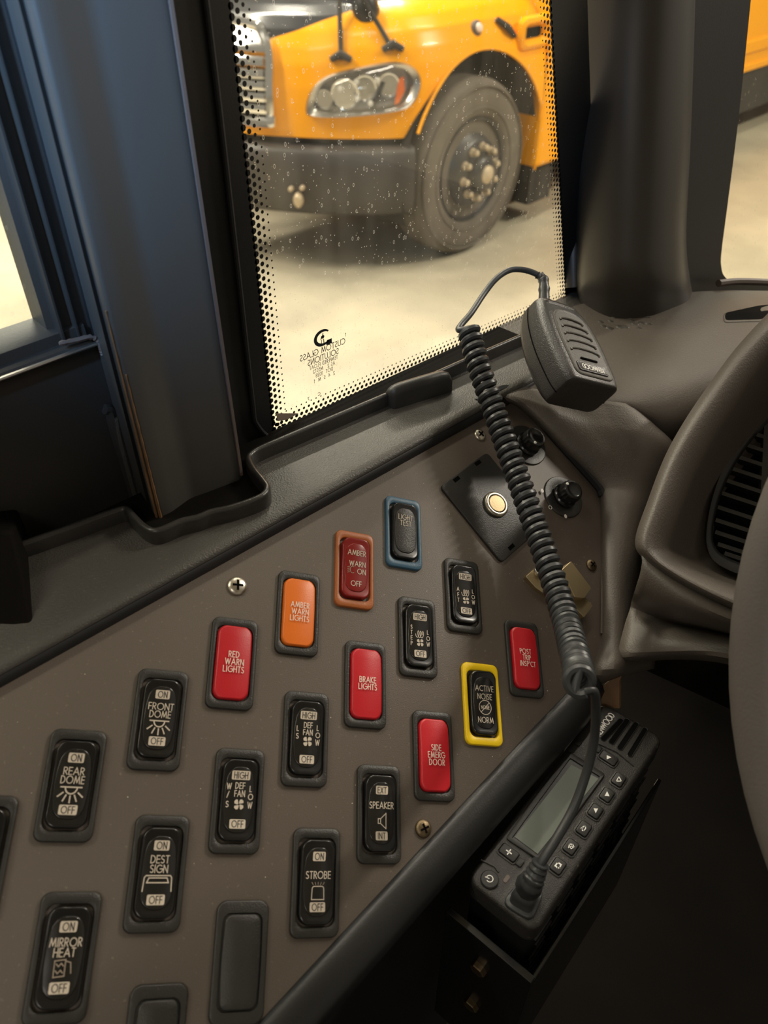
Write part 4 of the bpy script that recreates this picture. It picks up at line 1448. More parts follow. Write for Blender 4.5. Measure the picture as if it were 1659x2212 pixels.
# ---- moulded tab on the sill ---------------------------------------------------------------------------------------
p0, p1 = on_sill(852, 886), on_sill(979, 846)
tp_ = [(.0, 0), (-.0005, .0125), (-.0015, .0170), (-.0040, .0190), (-.0085, .0180), (-.0105, .0140), (-.0115, 0)]
rs = []
for k, t in enumerate((0, .03, .08, .18, .5, .82, .92, .97, 1)):
    q = p0 + (p1 - p0) * t
    s = (.72, .86, .94, .99, 1, .99, .94, .86, .72)[k]
    rs.append([(q[0] + a * (.5 + .5 * s) - .004 * (1 - s), q[1], q[2] - .001 + b * s) for a, b in tp_])
o = wobj('sill_tab', *rings(rs), M['trim'], sharp=60)
tag(o, 'raised black grab tab moulded on the window sill', 'tab')

# ================================================================== MICROPHONE
def cvec(a): v = np.array(a, float) @ AX; return v / np.linalg.norm(v)


mw = cvec((.836, .082, .545)); mdp = cvec((-.511, .508, .696)); mdp -= mw * (mdp @ mw); mdp /= np.linalg.norm(mdp)
ml = np.cross(mw, mdp)
if ml @ np.array([0, 0, 1]) < 0: ml = -ml
mn = -mdp
M0 = at(1292, 827, .545)
def mp(w, l, n): return M0 + (w * mw + l * ml + n * mn) * .001


mic = empty('microphone', tuple(mp(0, 0, -16)))
tag(mic, 'black hand microphone with ribbed grille resting on the dashboard corner', 'microphone')
secs = [(0, 44, 26, -3.2), (.6, 46.5, 29, -1.6), (2.2, 48.5, 31, -.5), (10, 51, 33, 0), (28, 53, 33.5, 0), (45, 52.5, 33, 0), (60, 49, 31, -.4), (70, 44.5, 28, -1.2), (77, 39.5, 25, -2.2), (80, 37, 23, -3.2), (81, 33, 20, -5)]
secs = catmull(np.array(secs) * np.array([1.02, 1.06, 1.0, 1.0]), 4)
rs = []
for l, w, dpt, top_ in secs:
    rr = min(6.5, dpt * .42)
    rs.append([mp(x, l, top_ - dpt / 2 + y) for x, y in rrect(w, dpt, rr, 5)])
wobj('body', *rings(rs), M['mic'], mic, sharp=70)
# parting line around the side
pts = []
for l, w, dpt, top_ in secs[3:-4]:
    pts.append((-w / 2 - .15, l, top_ - dpt * .56))
wobj('parting_line', *tube([mp(*q) for q in pts], .00045, 6), M['dark'], mic)
pts = [(-a, b, c_) for a, b, c_ in pts]
wobj('parting_line', *tube([mp(*q) for q in pts], .00045, 6), M['dark'], mic)


def mface(x, l):       # front surface of the microphone
    i = np.searchsorted([s[0] for s in secs], l)
    i = min(max(i, 1), len(secs) - 1)
    a, b = secs[i - 1], secs[i]
    t = (l - a[0]) / (b[0] - a[0] + 1e-9)
    return a[3] + (b[3] - a[3]) * t


fo = round_poly(ccw([(-18, 4.5), (18, 4.5), (19, 44), (16, 62), (8, 70), (-8, 70), (-16, 62), (-19, 44)]), 6, 4)
fo = [(x * 1.08, y) for x, y in fo]
fr = [[mp(x, y, mface(x, y) - .6) for x, y in fo], [mp(x, y, mface(x, y) + .5) for x, y in fo], [mp(x, y, mface(x, y) + .9) for x, y in inset(fo, .7)], [mp(x, y, mface(x, y) + .5) for x, y in inset(fo, 1.5)], [mp(x, y, mface(x, y) + .4) for x, y in inset(fo, 2.4)]]
v, f = rings(fr, False, False)
cen = mp(0, 40, .5)
n_ = len(fo)
v = list(v) + [cen]
f += [(4 * n_ + i, 4 * n_ + (i + 1) % n_, 5 * n_) for i in range(n_)]
wobj('face_plate', v, f, M['micface'], mic, sharp=50)
for k, l0 in enumerate((59, 51.5, 44, 36.5, 29)):
    hw = (11.5, 13.0, 14.0, 14.5, 14.5)[k]
    pts = [(-hw, l0 - 2.2), (-hw * .94, l0 - .4), (-hw * .5, l0 + .9), (0, l0 + 1.3), (hw * .5, l0 + .9), (hw * .94, l0 - .4), (hw, l0 - 2.2)]
    P_ = catmull([(x, y) for x, y in pts], 4)
    wobj('grille_rib', *tube([mp(x, y, mface(x, y) + .75) for x, y in P_], .0008, 8), M['micface'], mic)
wobj('sound_slot', *box(mp(0, 20.5, .95), (.017, .0013, .0008), (mw, ml, mn)), M['dark'], mic, smooth=False)
lo = [mp(x, 12.5 + y, mface(0, 12.5) + .45) for x, y in rrect(30, 8.4, 1.6, 4)]
lo2 = [mp(x, 12.5 + y, mface(0, 12.5) + 1.15) for x, y in rrect(30, 8.4, 1.6, 4)]
lo3 = [mp(x, 12.5 + y, mface(0, 12.5) + 1.3) for x, y in rrect(29, 7.4, 1.4, 4)]
lo4 = [mp(x, 12.5 + y, mface(0, 12.5) + 1.0) for x, y in rrect(28, 6.4, 1.2, 4)]
lg = wobj('name_plate', *rings([lo, lo2, lo3, lo4], False, True), M['mic'], mic, sharp=50)
g = strokes(text_lines('KENWOOD', 4.2, 0, 0, .86, .12), .62, lambda x, y: tuple(mp(-x, 12.5 - y, mface(0, 12.5) + 1.12)))
wobj('lettering', g.v, g.f, M['white'], lg, smooth=False)
# cable collar and boot
bt = [mp(0, l, n) for l, n in ((80, -15), (84, -15.5))]
cr = []
for l, w, dpt, n in ((74.5, 41, 27, -15), (76.5, 42.5, 28.5, -15), (79, 41, 27, -15), (83, 30, 19, -15), (88, 15, 12, -15), (92, 11, 10, -15)):
    cr.append([mp(x, l, n + y) for x, y in rrect(w, dpt, min(dpt, w) * .3, 4)])
wobj('cable_collar', *rings(cr), M['mic'], mic, sharp=35)

# ================================================================== COILED CORD
b0 = mp(0, 90, -15)
cord = empty('coiled_cord', tuple(at(1255, 1470, .45)))
tag(cord, 'dark grey coiled cord looping from the microphone down to the radio', 'cord')
axis = catmull([at(1012, 712, .560), at(1034, 790, .553), at(1072, 900, .545), at(1118, 1030, .530), at(1168, 1170, .510), at(1213, 1310, .482), at(1235, 1390, .448), at(1247, 1440, .418), at(1252, 1474, .388)], 40)
P_, T_, A1, B1 = frames(axis)
s_ = np.concatenate([[0], np.cumsum(np.linalg.norm(np.diff(P_, axis=0), axis=1))])
RC, RW = .0062, .0026
turns = int(s_[-1] / .0061)
npt = turns * 22
ss = np.linspace(0, s_[-1], npt)
th = np.linspace(0, 2 * math.pi * turns, npt)
def itp(X): return np.stack([np.interp(ss, s_, X[:, k]) for k in range(3)], 1)
hel = itp(P_) + RC * (np.cos(th + 2.2)[:, None] * itp(A1) + np.sin(th + 2.2)[:, None] * itp(B1))
wobj('coil', *tube(hel, RW, 8), M['cord'], cord)
# upper lead: from the microphone boot over to the first turn
bd0 = np.dot(b0 - CAM, AX[2])
lead = catmull([b0, at(1174, 606, bd0 + .006), at(1158, 592, bd0 + .007), at(1130, 583, bd0 + .006), at(1100, 584, bd0 + .002), at(1072, 602, bd0 - .005), at(1046, 634, bd0 - .012), at(1018, 676, .572), at(996, 702, .564), at(992, 713, .558), hel[8], hel[14]], 8)
wobj('upper_lead', *tube(lead, .0023, 10), M['cord'], cord)
bo = catmull([b0 - ml * .004, b0, at(1174, 606, bd0 + .006), at(1161, 594, bd0 + .007)], 8)
wobj('strain_relief', *tube(bo, [.0056 - .0030 * i / 24 + (.0007 if (i > 12 and i % 4 < 2) else 0) for i in range(25)], 12), M['cord'], cord)

# ================================================================== TWO-WAY RADIO
RR = np.array([-.077, .997, 0]); RR /= np.linalg.norm(RR)
RU = np.array([-RR[1], RR[0], 0])
RZ = np.array([0, 0, 1.0])
RC0 = np.array([-.0922, .2566, 1.4600])
MR = Matrix(np.column_stack([np.vstack([np.column_stack([RR, RU, RZ]), [0, 0, 0]]), [*RC0, 1]]).tolist())
rad = empty('two_way_radio', None, MR)
tag(rad, 'black two-way radio with small grey screen mounted upright below the panel edge', 'radio')
def rf(x, y, h=0.0):
    q = hz(x, y, RC0[2] + h) - RC0
    return (q @ RR, q @ RU)


v, f = slab(rrect(.160, .0455, .007, 5), -.016, 0, .003, 4)
link('front_housing', mesh_data('front_housing', v, f, M['radio'], sharp=60), rad)
v, f = slab(rrect(.152, .042, .003, 3), -.170, -.015)
link('chassis', mesh_data('chassis', v, f, M['black'], sharp=40), rad)
for k in range(9):            # cooling fins on the long side
    mbf = MB()
    z = -.030 - k * .0145
    for j in range(6):
        mbf.add(*box((-.062 + j * .025 + (k % 2) * .004, -.0212, z), (.018, .0016, .0016)))
    mbf.l('cooling_fin', M['button'], rad, smooth=False)


def rpoly(pxs, z0, z1, mat, name, parent=rad, rnd=.0008, bev=.0004, n=3):
    q = ccw([rf(x, y) for x, y in pxs])
    v, f = slab(round_poly(q, rnd, n), z0, z1, bev, 2)
    return link(name, mesh_data(name, v, f, mat, sharp=45), parent)


def r7(x, y): return (880 + x / 2.765, 1480 + y / 2.765)


# screen: raised frame, dark well, liquid crystal glass
so = ccw([rf(*r7(*q)) for q in ((958, 396), (1182, 538), (800, 1062), (586, 918))])
si = ccw([rf(*r7(*q)) for q in ((972, 440), (1150, 552), (785, 1030), (622, 920))])
a = round_poly(so, .002, 3); b = round_poly(si, .001, 3)
v, f = rings([z3(a, -.0005), z3(a, .0010), z3(inset(a, .0005), .0014), z3(b, .0012), z3(b, .0003)], False, False)
sf = link('screen_frame', mesh_data('screen_frame', v, f, M['button'], sharp=45), rad)
v, f = slab(b, .0001, .0004)
link('screen_well', mesh_data('screen_well', v, f, M['black'], smooth=False), sf)
si2 = ccw([rf(*r7(*q)) for q in ((978, 480), (1140, 562), (777, 1012), (640, 910))])
v, f = slab(si2, .0004, .0008)
link('screen_glass', mesh_data('screen_glass', v, f, M['lcd'], smooth=False), sf)

# row of keys along the long side
keys = {'right_key': ((1200, 440), 'tri_r'), 'up_outline_key': ((1260, 570), 'tri_o'), 'up_key': ((1190, 660), 'tri_u'), 'down_key': ((1122, 758), 'tri_d'), 'back_key': ((1052, 862), 'back'), 'copy_key': ((975, 970), 'copy'), 'home_key': ((898, 1085), 'home'), 'plus_key': ((605, 1005), 'plus')}
for nm, ((kx, ky), sym) in keys.items():
    c = np.array(rf(*r7(kx, ky)))
    w_, h_ = (.0088, .0066) if nm not in ('plus_key', 'right_key') else (.0066, .0108)
    q = [(c[0] + a, c[1] + b) for a, b in rrect(w_, h_, .0012, 3)]
    v, f = rings([z3(inset(q, -.0012), -.0002), z3(inset(q, -.0012), .0005), z3(inset(q, -.0004), .0007), z3(inset(q, -.0002), .0001)], False, False)
    ks = link('key', mesh_data('key', *slab(q, -.0005, .0016, .0005, 2), M['button'], sharp=45), rad)
    link('key_surround', mesh_data('key_surround', v, f, M['radio'], sharp=45), ks)
    S = lambda dx, dy, z=.00172: (*rf(*r7(kx + dx, ky + dy)), z)
    mb = MB()
    tri = {'tri_r': [(-12, -13), (16, 0), (-12, 12)], 'tri_u': [(0, -18), (14, 12), (-15, 10)], 'tri_d': [(-13, -14), (14, -12), (0, 16)]}
    if sym in tri:
        mb.add([S(*p) for p in tri[sym]], [(0, 1, 2)])
    else:
        def ln(pts, w):
            g = strokes([pts], w, lambda x, y: S(x, y))
            mb.add(g.v, g.f)
        if sym == 'tri_o': ln([(0, -15), (15, 12), (-15, 12), (0, -15)], 5)
        if sym == 'plus': ln([(-14, -10), (14, 10)], 7); ln([(-9, 13), (9, -13)], 7)
        if sym == 'back': ln([(-10, 14), (-2, 16), (8, 6), (10, -8), (2, -14), (-8, -4), (-14, 4)], 6); mb.add([S(*p) for p in ((-22, 2), (-8, -10), (-6, 10))], [(0, 1, 2)])
        if sym == 'copy': ln([(-14, 8), (-10, -12), (12, -10), (16, 4)], 6); ln([(-6, 12), (-2, -2), (12, 2), (8, 16), (-6, 12)], 6)
        if sym == 'home': ln([(-18, 2), (-2, -18), (18, -4)], 8); ln([(-12, 6), (-4, 16), (10, 14), (14, 0)], 8)
    mb.l('key_symbol', M['white'], ks, smooth=False)
# two small blank keys at the screen ends
for q in ((1140, 385), (1020, 345), (672, 1062)):
    c = rf(*r7(*q))
    v, f = slab([(c[0] + a, c[1] + b) for a, b in rrect(.0050, .0036, .0008, 2)], -.0005, .0011, .0003, 2)
    link('key', mesh_data('key', v, f, M['button'], sharp=45), rad)
c = rf(*r7(490, 1165))
v, f = lathe([(.0052, -.0004), (.0052, .0012), (.0047, .0017), (.003, .0018)], 24)
pk = link('power_key', mesh_data('power_key', v, f, M['button']), rad, (c[0], c[1], 0))
g = strokes([arc(0, 0, .0019, .0019, -240, 60, 14), [(0.0002, .0004), (0.0012, .0022)]], .0005, lambda x, y: (x * .7 - y * .7, x * .7 + y * .7, .0019))
g.l('key_symbol', M['white'], pk, smooth=False)
c = rf(*r7(592, 1158))
v, f = slab([(c[0] + a, c[1] + b) for a, b in rrect(.0052, .0026, .0012, 3)], -.0004, .0004, .0002, 1)
link('status_light', mesh_data('status_light', v, f, M['strip']), rad)
# loudspeaker slots
for (xa, ya), (xb, yb), wd in (((1282, 205), (1165, 330), .0028), ((1318, 205), (1215, 350), .0030), ((1372, 225), (1265, 385), .0030), ((1425, 258), (1325, 425), .0026)):
    a = np.array(rf(*r7(xa, ya))); b = np.array(rf(*r7(xb, yb)))
    d_ = (b - a) / np.linalg.norm(b - a); n_ = np.array([-d_[1], d_[0]])
    L_ = np.linalg.norm(b - a)
    q = [tuple((a + b) / 2 + d_ * p[0] + n_ * p[1]) for p in rrect(L_, wd, wd * .48, 4)]
    v, f = slab(q, -.0005, .00018)
    sl_ = link('speaker_slot', mesh_data('speaker_slot', v, f, M['dark'], smooth=False), rad)
    q2 = inset(ccw(q), -.0006)
    v, f = rings([z3(q2, 0), z3(inset(ccw(q), -.0003), .0006), z3(ccw(q), .0002)], False, False)
    link('slot_rim', mesh_data('slot_rim', v, f, M['radio']), sl_)
# maker's name along the left edge
p0 = np.array(rf(*r7(1140, 300))); p1 = np.array(rf(*r7(1238, 150)))
c = (p0 + p1) / 2 + np.array([-.002, .0004])
g = strokes(text_lines('KENWOOD', .0042, c[0], c[1], .80, .13), .0006, lambda x, y: (x, y, .00025))
g.l('lettering', M['white'], rad, smooth=False)
# step line between speaker end and key field
v, f = tube([(*rf(*r7(1130, 345)), .0002), (*rf(*r7(1250, 400)), .0004), (*rf(*r7(1350, 480)), .0003), (*rf(*r7(1380, 520)), -.001)], .0007, 6)
link('step_line', mesh_data('step_line', v, f, M['radio']), rad)
v, f = tube([(*rf(*r7(440, 1045)), .0002), (*rf(*r7(520, 1085)), .0003), (*rf(*r7(545, 1120)), .0003)], .0006, 6)
link('step_line', mesh_data('step_line', v, f, M['radio']), rad)

# plug of the cord in the radio's socket (part of the cord)
c = rf(*r7(700, 1330))
def rp3(a, b, h): return RC0 + RR * a + RU * b + RZ * h
pc = np.array(rf(*r7(690, 1340)))
cor = [np.array(rf(*r7(*q))) for q in ((560, 1310), (690, 1160), (815, 1235), (742, 1420))]
pc = np.mean(cor, 0)
def sq(s, h, shift=(0, 0)): return [rp3(*(pc + (np.array(q) - pc) * s + np.array(shift)), h) for q in round_poly(ccw([tuple(x) for x in cor]), .006, 4)]
pr_ = [sq(1.04, .0004), sq(1.04, .0022), sq(.98, .0028), sq(.82, .0028), sq(.80, .0030), sq(.78, .0090), sq(.66, .0125, (.001, 0)), sq(.40, .0140, (.002, 0))]
wobj('plug', *rings(pr_), M['cord'], cord, sharp=50)
ptop = rp3(pc[0] + .002, pc[1] + .0006, .012)
low = catmull([hel[-14], hel[-4], at(1281, 1492, .392), at(1287, 1540, .400), at(1283, 1600, .408), at(1267, 1668, .412), at(1239, 1745, .411), at(1200, 1815, .407), at(1166, 1868, .405), at(1146, 1910, .408), ptop], 8)
wobj('lower_lead', *tube(low, .0025, 10), M['cord'], cord)
bo = catmull([at(1168, 1864, .405), at(1157, 1888, .406), at(1146, 1910, .408), ptop], 9)
wobj('strain_relief', *tube(bo, [.0040 + .0030 * (i / 27) + (.0007 if i % 4 < 2 else 0) for i in range(28)], 12), M['cord'], cord)

# mounting bracket around the radio
br = empty('mounting_bracket', tuple(RC0 + np.array([.01, -.09, -.2])))
tag(br, 'glossy black metal bracket with bolts holding the radio at its lower end', 'bracket')
def rbox(a0, a1, b0_, b1_, z0, z1): return box(rp3((a0 + a1) / 2, (b0_ + b1_) / 2, (z0 + z1) / 2), (a1 - a0, b1_ - b0_, z1 - z0), (RR, RU, RZ))
bevel(wobj('end_plate', *rbox(-.0925, -.0880, -.032, .026, -.19, -.026), M['rocker'], br, smooth=False), .0006)
bevel(wobj('side_plate', *rbox(-.0880, .074, -.032, -.0295, -.19, -.034), M['rocker'], br, smooth=False), .0006)
for (x, y) in ((1036, 2088), (1020, 2166)):
    q = hit(x, y, rp3(-.0925, 0, 0), RR)
    v, f = lathe([(.0052, 0), (.0052, .0030), (.0046, .0036), (.002, .0037)], 6)
    vv = [q + a * RU + b * RZ - cz * RR for a, b, cz in np.array(v)]
    wobj('bolt', vv, [t[::-1] for t in f], M['oldscrew'], br, smooth=False)

# tan strip of metal behind the radio
q = [at(1298, 1500, .535), at(1304, 1480, .535), at(1336, 1455, .535), at(1340, 1432, .535), at(1350, 1420, .535), at(1348, 1450, .535), at(1338, 1470, .535), at(1338, 1530, .535), at(1300, 1530, .535)]
bk = [p + np.array([.0, .002, 0]) for p in q]
n_ = len(q)
o = wobj('metal_strap', q + bk, [tuple(range(n_))[::-1], tuple(range(n_, 2 * n_))] + [(i, (i + 1) % n_, (i + 1) % n_ + n_, i + n_) for i in range(n_)], M['worn'], smooth=False)
tag(o, 'small tan metal strap standing behind the radio', 'strap')

# ================================================================== AIR VENT IN THE INSTRUMENT HOOD
va, vb, vc = at(1530, 1110, .540), at(1600, 1245, .522), at(1659, 905, .560)
vn = np.cross(vb - va, vc - va); vn /= np.linalg.norm(vn)
if (CAM - va) @ vn < 0: vn = -vn
def vp(x, y, h=0.0): return hit(x, y, va + vn * h, vn)


vent = empty('air_vent', tuple(vp(1590, 1235)))
tag(vent, 'black slatted air vent at the right edge beside the steering wheel', 'air vent')
Lo = catmull([(1800, 770), (1730, 810), (1659, 874), (1610, 928), (1570, 988), (1543, 1050), (1528, 1110), (1523, 1165), (1534, 1202), (1562, 1224), (1610, 1242), (1680, 1255), (1800, 1262)], 5)
Li = catmull([(1800, 820), (1740, 850), (1668, 905), (1622, 955), (1586, 1008), (1560, 1062), (1545, 1115), (1540, 1160), (1550, 1188), (1575, 1206), (1620, 1222), (1680, 1233), (1800, 1238)], 5)
nL = len(Lo)
rsv = [[vp(*q, -.004) for q in Lo], [vp(*q, .0015) for q in Lo], [vp(q[0] + 3, q[1] + 3, .0035) for q in Lo], [vp(*(q + (p - q) * .3), .0030) for p, q in zip(Lo, Li)], [vp(*q, .0015) for q in Li], [vp(*q, -.008) for q in Li]]
v = [p for r_ in rsv for p in r_]
f = [(i * nL + j, i * nL + j + 1, (i + 1) * nL + j + 1, (i + 1) * nL + j) for i in range(len(rsv) - 1) for j in range(nL - 1)]
wobj('vent_frame', v, f, M['vent'], vent, sharp=60)
bkp = [vp(*q, -.010) for q in Li] + [vp(1820, 1030, -.010)]
wobj('vent_back', bkp, [(j, j + 1, nL) for j in range(nL - 1)], M['dark'], vent, smooth=False)
def v7(x, y): return (1150 + x / 2.603, 600 + y / 2.603)
sl_l = [(1300, 815), (1262, 880), (1215, 942), (1172, 1010), (1136, 1075), (1104, 1142), (1076, 1212), (1052, 1290), (1040, 1362), (1038, 1430), (1052, 1498), (1090, 1550)]
for x, y in sl_l:
    a = v7(x - 10, y); b = (a[0] + 190, a[1] + 62)
    pa, pb_ = vp(*a, .0008), vp(*b, .0008)
    dd = (pb_ - pa) / np.linalg.norm(pb_ - pa); nn_ = np.cross(vn, dd)
    wobj('slat', *box((pa + pb_) / 2 - vn * .003, (np.linalg.norm(pb_ - pa), .0030, .0070), (dd, nn_, vn)), M['vent'], vent, smooth=False)
pa, pb_ = vp(1660, 850, .0004), vp(1640, 1240, .0004)
dd = (pb_ - pa) / np.linalg.norm(pb_ - pa); nn_ = np.cross(vn, dd)
wobj('divider_bar', *box((pa + pb_) / 2 - vn * .002, (np.linalg.norm(pb_ - pa), .004, .006), (dd, nn_, vn)), M['vent'], vent, smooth=False)

# ================================================================== STEERING WHEEL
sw = empty('steering_wheel', (.170, .35, 1.51))
tag(sw, 'dark steering wheel rim cut off by the right edge, nearest to viewer', 'steering wheel')
swc = np.array([.170, .350, 1.700]); ta = math.radians(55)
sx = np.array([1.0, 0, 0]); sy = np.array([0, math.cos(ta), math.sin(ta)]); sn = np.cross(sx, sy)
ring_ = [swc + .232 * (math.cos(t) * sx + math.sin(t) * sy) for t in np.linspace(0, 2 * math.pi, 97)]
wobj('rim', *tube(ring_, .0155, 14, False), M['wheel'], sw)
v, f = lathe([(.070, -.035), (.070, -.010), (.060, 0), (.02, .004)], 32)
wobj('hub', [swc + a * sx + b * sy + c_ * sn for a, b, c_ in np.array(v)], f, M['wheel'], sw)
for t in (-.35, math.pi + .35, -math.pi / 2):
    d_ = math.cos(t) * sx + math.sin(t) * sy
    wobj('spoke', *tube([swc + d_ * q - sn * .012 * (1 - q / .23) for q in np.linspace(.05, .228, 6)], [.016, .014, .012, .011, .010, .010], 10), M['wheel'], sw)
# ================================================================== PARKED SCHOOL BUS OUTSIDE
bus = empty('school_bus', (-4.25, 4.5, 0))
tag(bus, 'yellow school bus with black hood parked alongside, nose to the left', 'bus')
XS = -3.05
# plan outline of the nose at bumper height, from the centre line round the corner to the side
OUTL = catmull([(-4.85, 2.66), (-4.25, 2.62), (-3.84, 2.74), (-3.61, 2.865), (-3.40, 3.015), (-3.22, 3.19), (-3.10, 3.36), (-3.05, 3.56), (-3.05, 3.85), (-3.05, 4.2), (-3.05, 4.46)], 8)
SEG = np.concatenate([[0], np.cumsum(np.linalg.norm(np.diff(OUTL, axis=0), axis=1))])
TAN = np.gradient(OUTL, axis=0); TAN /= np.linalg.norm(TAN, axis=1)[:, None]
NRM = np.stack([TAN[:, 1], -TAN[:, 0]], 1)          # outward
def plan(s):
    p = np.array([np.interp(s, SEG, OUTL[:, k]) for k in (0, 1)])
    n = np.array([np.interp(s, SEG, NRM[:, k]) for k in (0, 1)])
    return p, n / np.linalg.norm(n)


ZK = [.70, .76, .90, 1.00, 1.10, 1.18, 1.25, 1.31, 1.35, 1.38, 1.41, 1.44]
IK = [.02, .0, .005, .015, .035, .065, .105, .165, .24, .34, .50, .80]
def inward(z): return np.interp(z, ZK, IK)
def skin(s, z, out=0.0):
    p, n = plan(s)
    q = p - n * (inward(z) - out)
    return np.array([q[0], q[1], z])


def hit_skin(x, y):
    """where a sight line meets the bus nose: returns (s, z)"""
    d = ray(x, y); best = None
    for t in np.linspace(3.2, 6.8, 900):
        p = CAM + d * t
        if p[2] < .3 or p[2] > 1.42: continue
        k = np.argmin((OUTL[:, 0] - p[0]) ** 2 + (OUTL[:, 1] - p[1]) ** 2)
        sd = (p[:2] - OUTL[k]) @ NRM[k] + inward(p[2])
        if sd < 0:
            return SEG[k] + (p[:2] - OUTL[k]) @ TAN[k], p[2]
    return None


WC = np.array([XS, 3.835, .495])
ARCH_R = .625
def zlow(s):
    p, n = plan(s)
    dy = p[1] - 3.87
    if p[0] > XS - .10 and abs(dy) < ARCH_R - .005:
        return max(.76, .50 + math.sqrt(ARCH_R ** 2 - dy ** 2))
    return .76


SS = np.linspace(SEG[4], SEG[-1], 170)
s_gr = hit_skin(585, 160)[0]
nz = 34
bl = [hit_skin(*q) for q in ((588, 82), (640, 66), (700, 43), (760, 22), (825, 2))]
bs_, bz_ = [q[0] for q in bl], [q[1] for q in bl]
def zsplit(s): return float(np.interp(s, bs_ + [bs_[-1] + .5], bz_ + [1.41]))
lo_, hi_, lsz = [], [], []
for s in SS:
    zl, zs = zlow(s), zsplit(s)
    zs = max(zs, zl + .02)
    lsz.append([(s, zl + (zs - zl) * k / (nz - 1)) for k in range(nz)])
    lo_.append([skin(s, zl + (zs - zl) * k / (nz - 1)) for k in range(nz)])
    hi_.append([skin(s, zs + (1.44 - zs) * (k / (nz - 1))) for k in range(nz)])
hl_px = [(662, 240), (668, 205), (688, 175), (722, 157), (780, 143), (840, 133), (880, 137), (902, 158), (905, 185), (893, 218), (866, 236), (800, 247), (730, 252), (680, 250)]
hl = np.array([hit_skin(*q) for q in catmull(hl_px, 3, True)])
hc_ = hl.mean(0)
def inside(p, poly):
    c = False
    for i in range(len(poly)):
        a, b = poly[i - 1], poly[i]
        if (a[1] > p[1]) != (b[1] > p[1]) and p[0] < (b[0] - a[0]) * (p[1] - a[1]) / (b[1] - a[1]) + a[0]: c = not c
    return c
v, f = grid_mesh(np.array(lo_), True)
fl_sz = np.array(lsz).reshape(-1, 2)
hole = hc_ + (hl - hc_) * .93
f = [q for q in f if not inside(fl_sz[list(q)].mean(0), hole)]      # opening for the headlight
wobj('fender_skin', v, f, M['yellow'], bus, sharp=70)
wobj('hood_panel', *grid_mesh(np.array(hi_), True), M['hood_black'], bus, sharp=70)
# inner hood body so that the skin is closed at the top
wobj('hood_top', [(-5.2, 2.9, 1.36), (-3.5, 3.3, 1.43), (-3.42, 4.5, 1.47), (-5.2, 4.5, 1.47), (-5.2, 2.9, 1.2), (-3.6, 3.4, 1.2), (-3.5, 4.5, 1.2), (-5.2, 4.5, 1.2)], [(0, 1, 2, 3), (7, 6, 5, 4), (0, 4, 5, 1), (1, 5, 6, 2), (2, 6, 7, 3), (3, 7, 4, 0)], M['hood_black'], bus, smooth=False)
# rounded lip of the wheel arch
al = []
for t in np.linspace(math.radians(152), math.radians(-12), 40):
    y, z = 3.87 + ARCH_R * math.cos(t), .50 + ARCH_R * math.sin(t)
    al.append((XS + .004 - inward(z), y, z))
wobj('arch_lip', *tube([q for q in al if q[2] > .74 or q[1] > 4], .009, 8), M['yellow'], bus)
# dark wheel housing
hs = []
for t in np.linspace(math.radians(200), math.radians(-20), 24):
    hs.append([(x, 3.87 + (ARCH_R - .005) * math.cos(t), .50 + (ARCH_R - .005) * math.sin(t)) for x in (XS - .012 - (.10 if math.sin(t) > .9 else .03), XS - .7)])
wobj('wheel_housing', *grid_mesh(np.array(hs)), M['under'], bus)
wobj('under_frame', *box((-4.25, 6.9, .62), (1.3, 6.0, .5)), M['under'], bus, smooth=False)
# bumper: same plan, pushed out
bs = [s for s in SS if s < SEG[-1] - 1.12]
bp_ = []
for s in bs:
    p, n = plan(s)
    bp_.append([(p[0] + n[0] * o_, p[1] + n[1] * o_, z) for o_, z in ((-.05, .725), (.035, .720), (.060, .69), (.066, .60), (.062, .46), (.045, .375), (.0, .35), (-.05, .36))])
wobj('bumper', *rings(bp_), M['bumper'], bus, sharp=50)
gp_ = []
for s in bs:
    p, n = plan(s)
    gp_.append([(p[0] + n[0] * o_, p[1] + n[1] * o_, z) for o_, z in ((-.06, .80), (-.015, .77), (-.03, .70), (-.10, .70))])
wobj('bumper_gap', *rings(gp_), M['under'], bus)
for q in ((655, 420), (640, 396), (663, 394)):
    s, z = hit_skin(*q) or (SEG[30], .55)
    p, n = plan(s)
    v, f = lathe([(.028, 0), (.028, .03), (.016, .045)], 12)
    c = np.array([p[0] + n[0] * .06, p[1] + n[1] * .06, z])
    n3 = np.array([n[0], n[1], 0]); t3 = np.array([-n[1], n[0], 0])
    wobj('bumper_bolt', [c + a * t3 * (1 if q[1] > 400 else .5) + np.array([0, 0, b * (1.5 if q[1] > 400 else .5)]) + cz * n3 for a, b, cz in np.array(v)], f, M['hubmetal'], bus)


def wall_band(s0, s1, z0, z1, o0, o1, n=12):
    """a bar that follows the nose"""
    rs = []
    for s in np.linspace(s0, s1, n):
        rs.append([skin(s, z0, o0), skin(s, z0, o1), skin(s, (z0 + z1) / 2, o1 + .006), skin(s, z1, o1), skin(s, z1, o0)])
    return rings(rs)


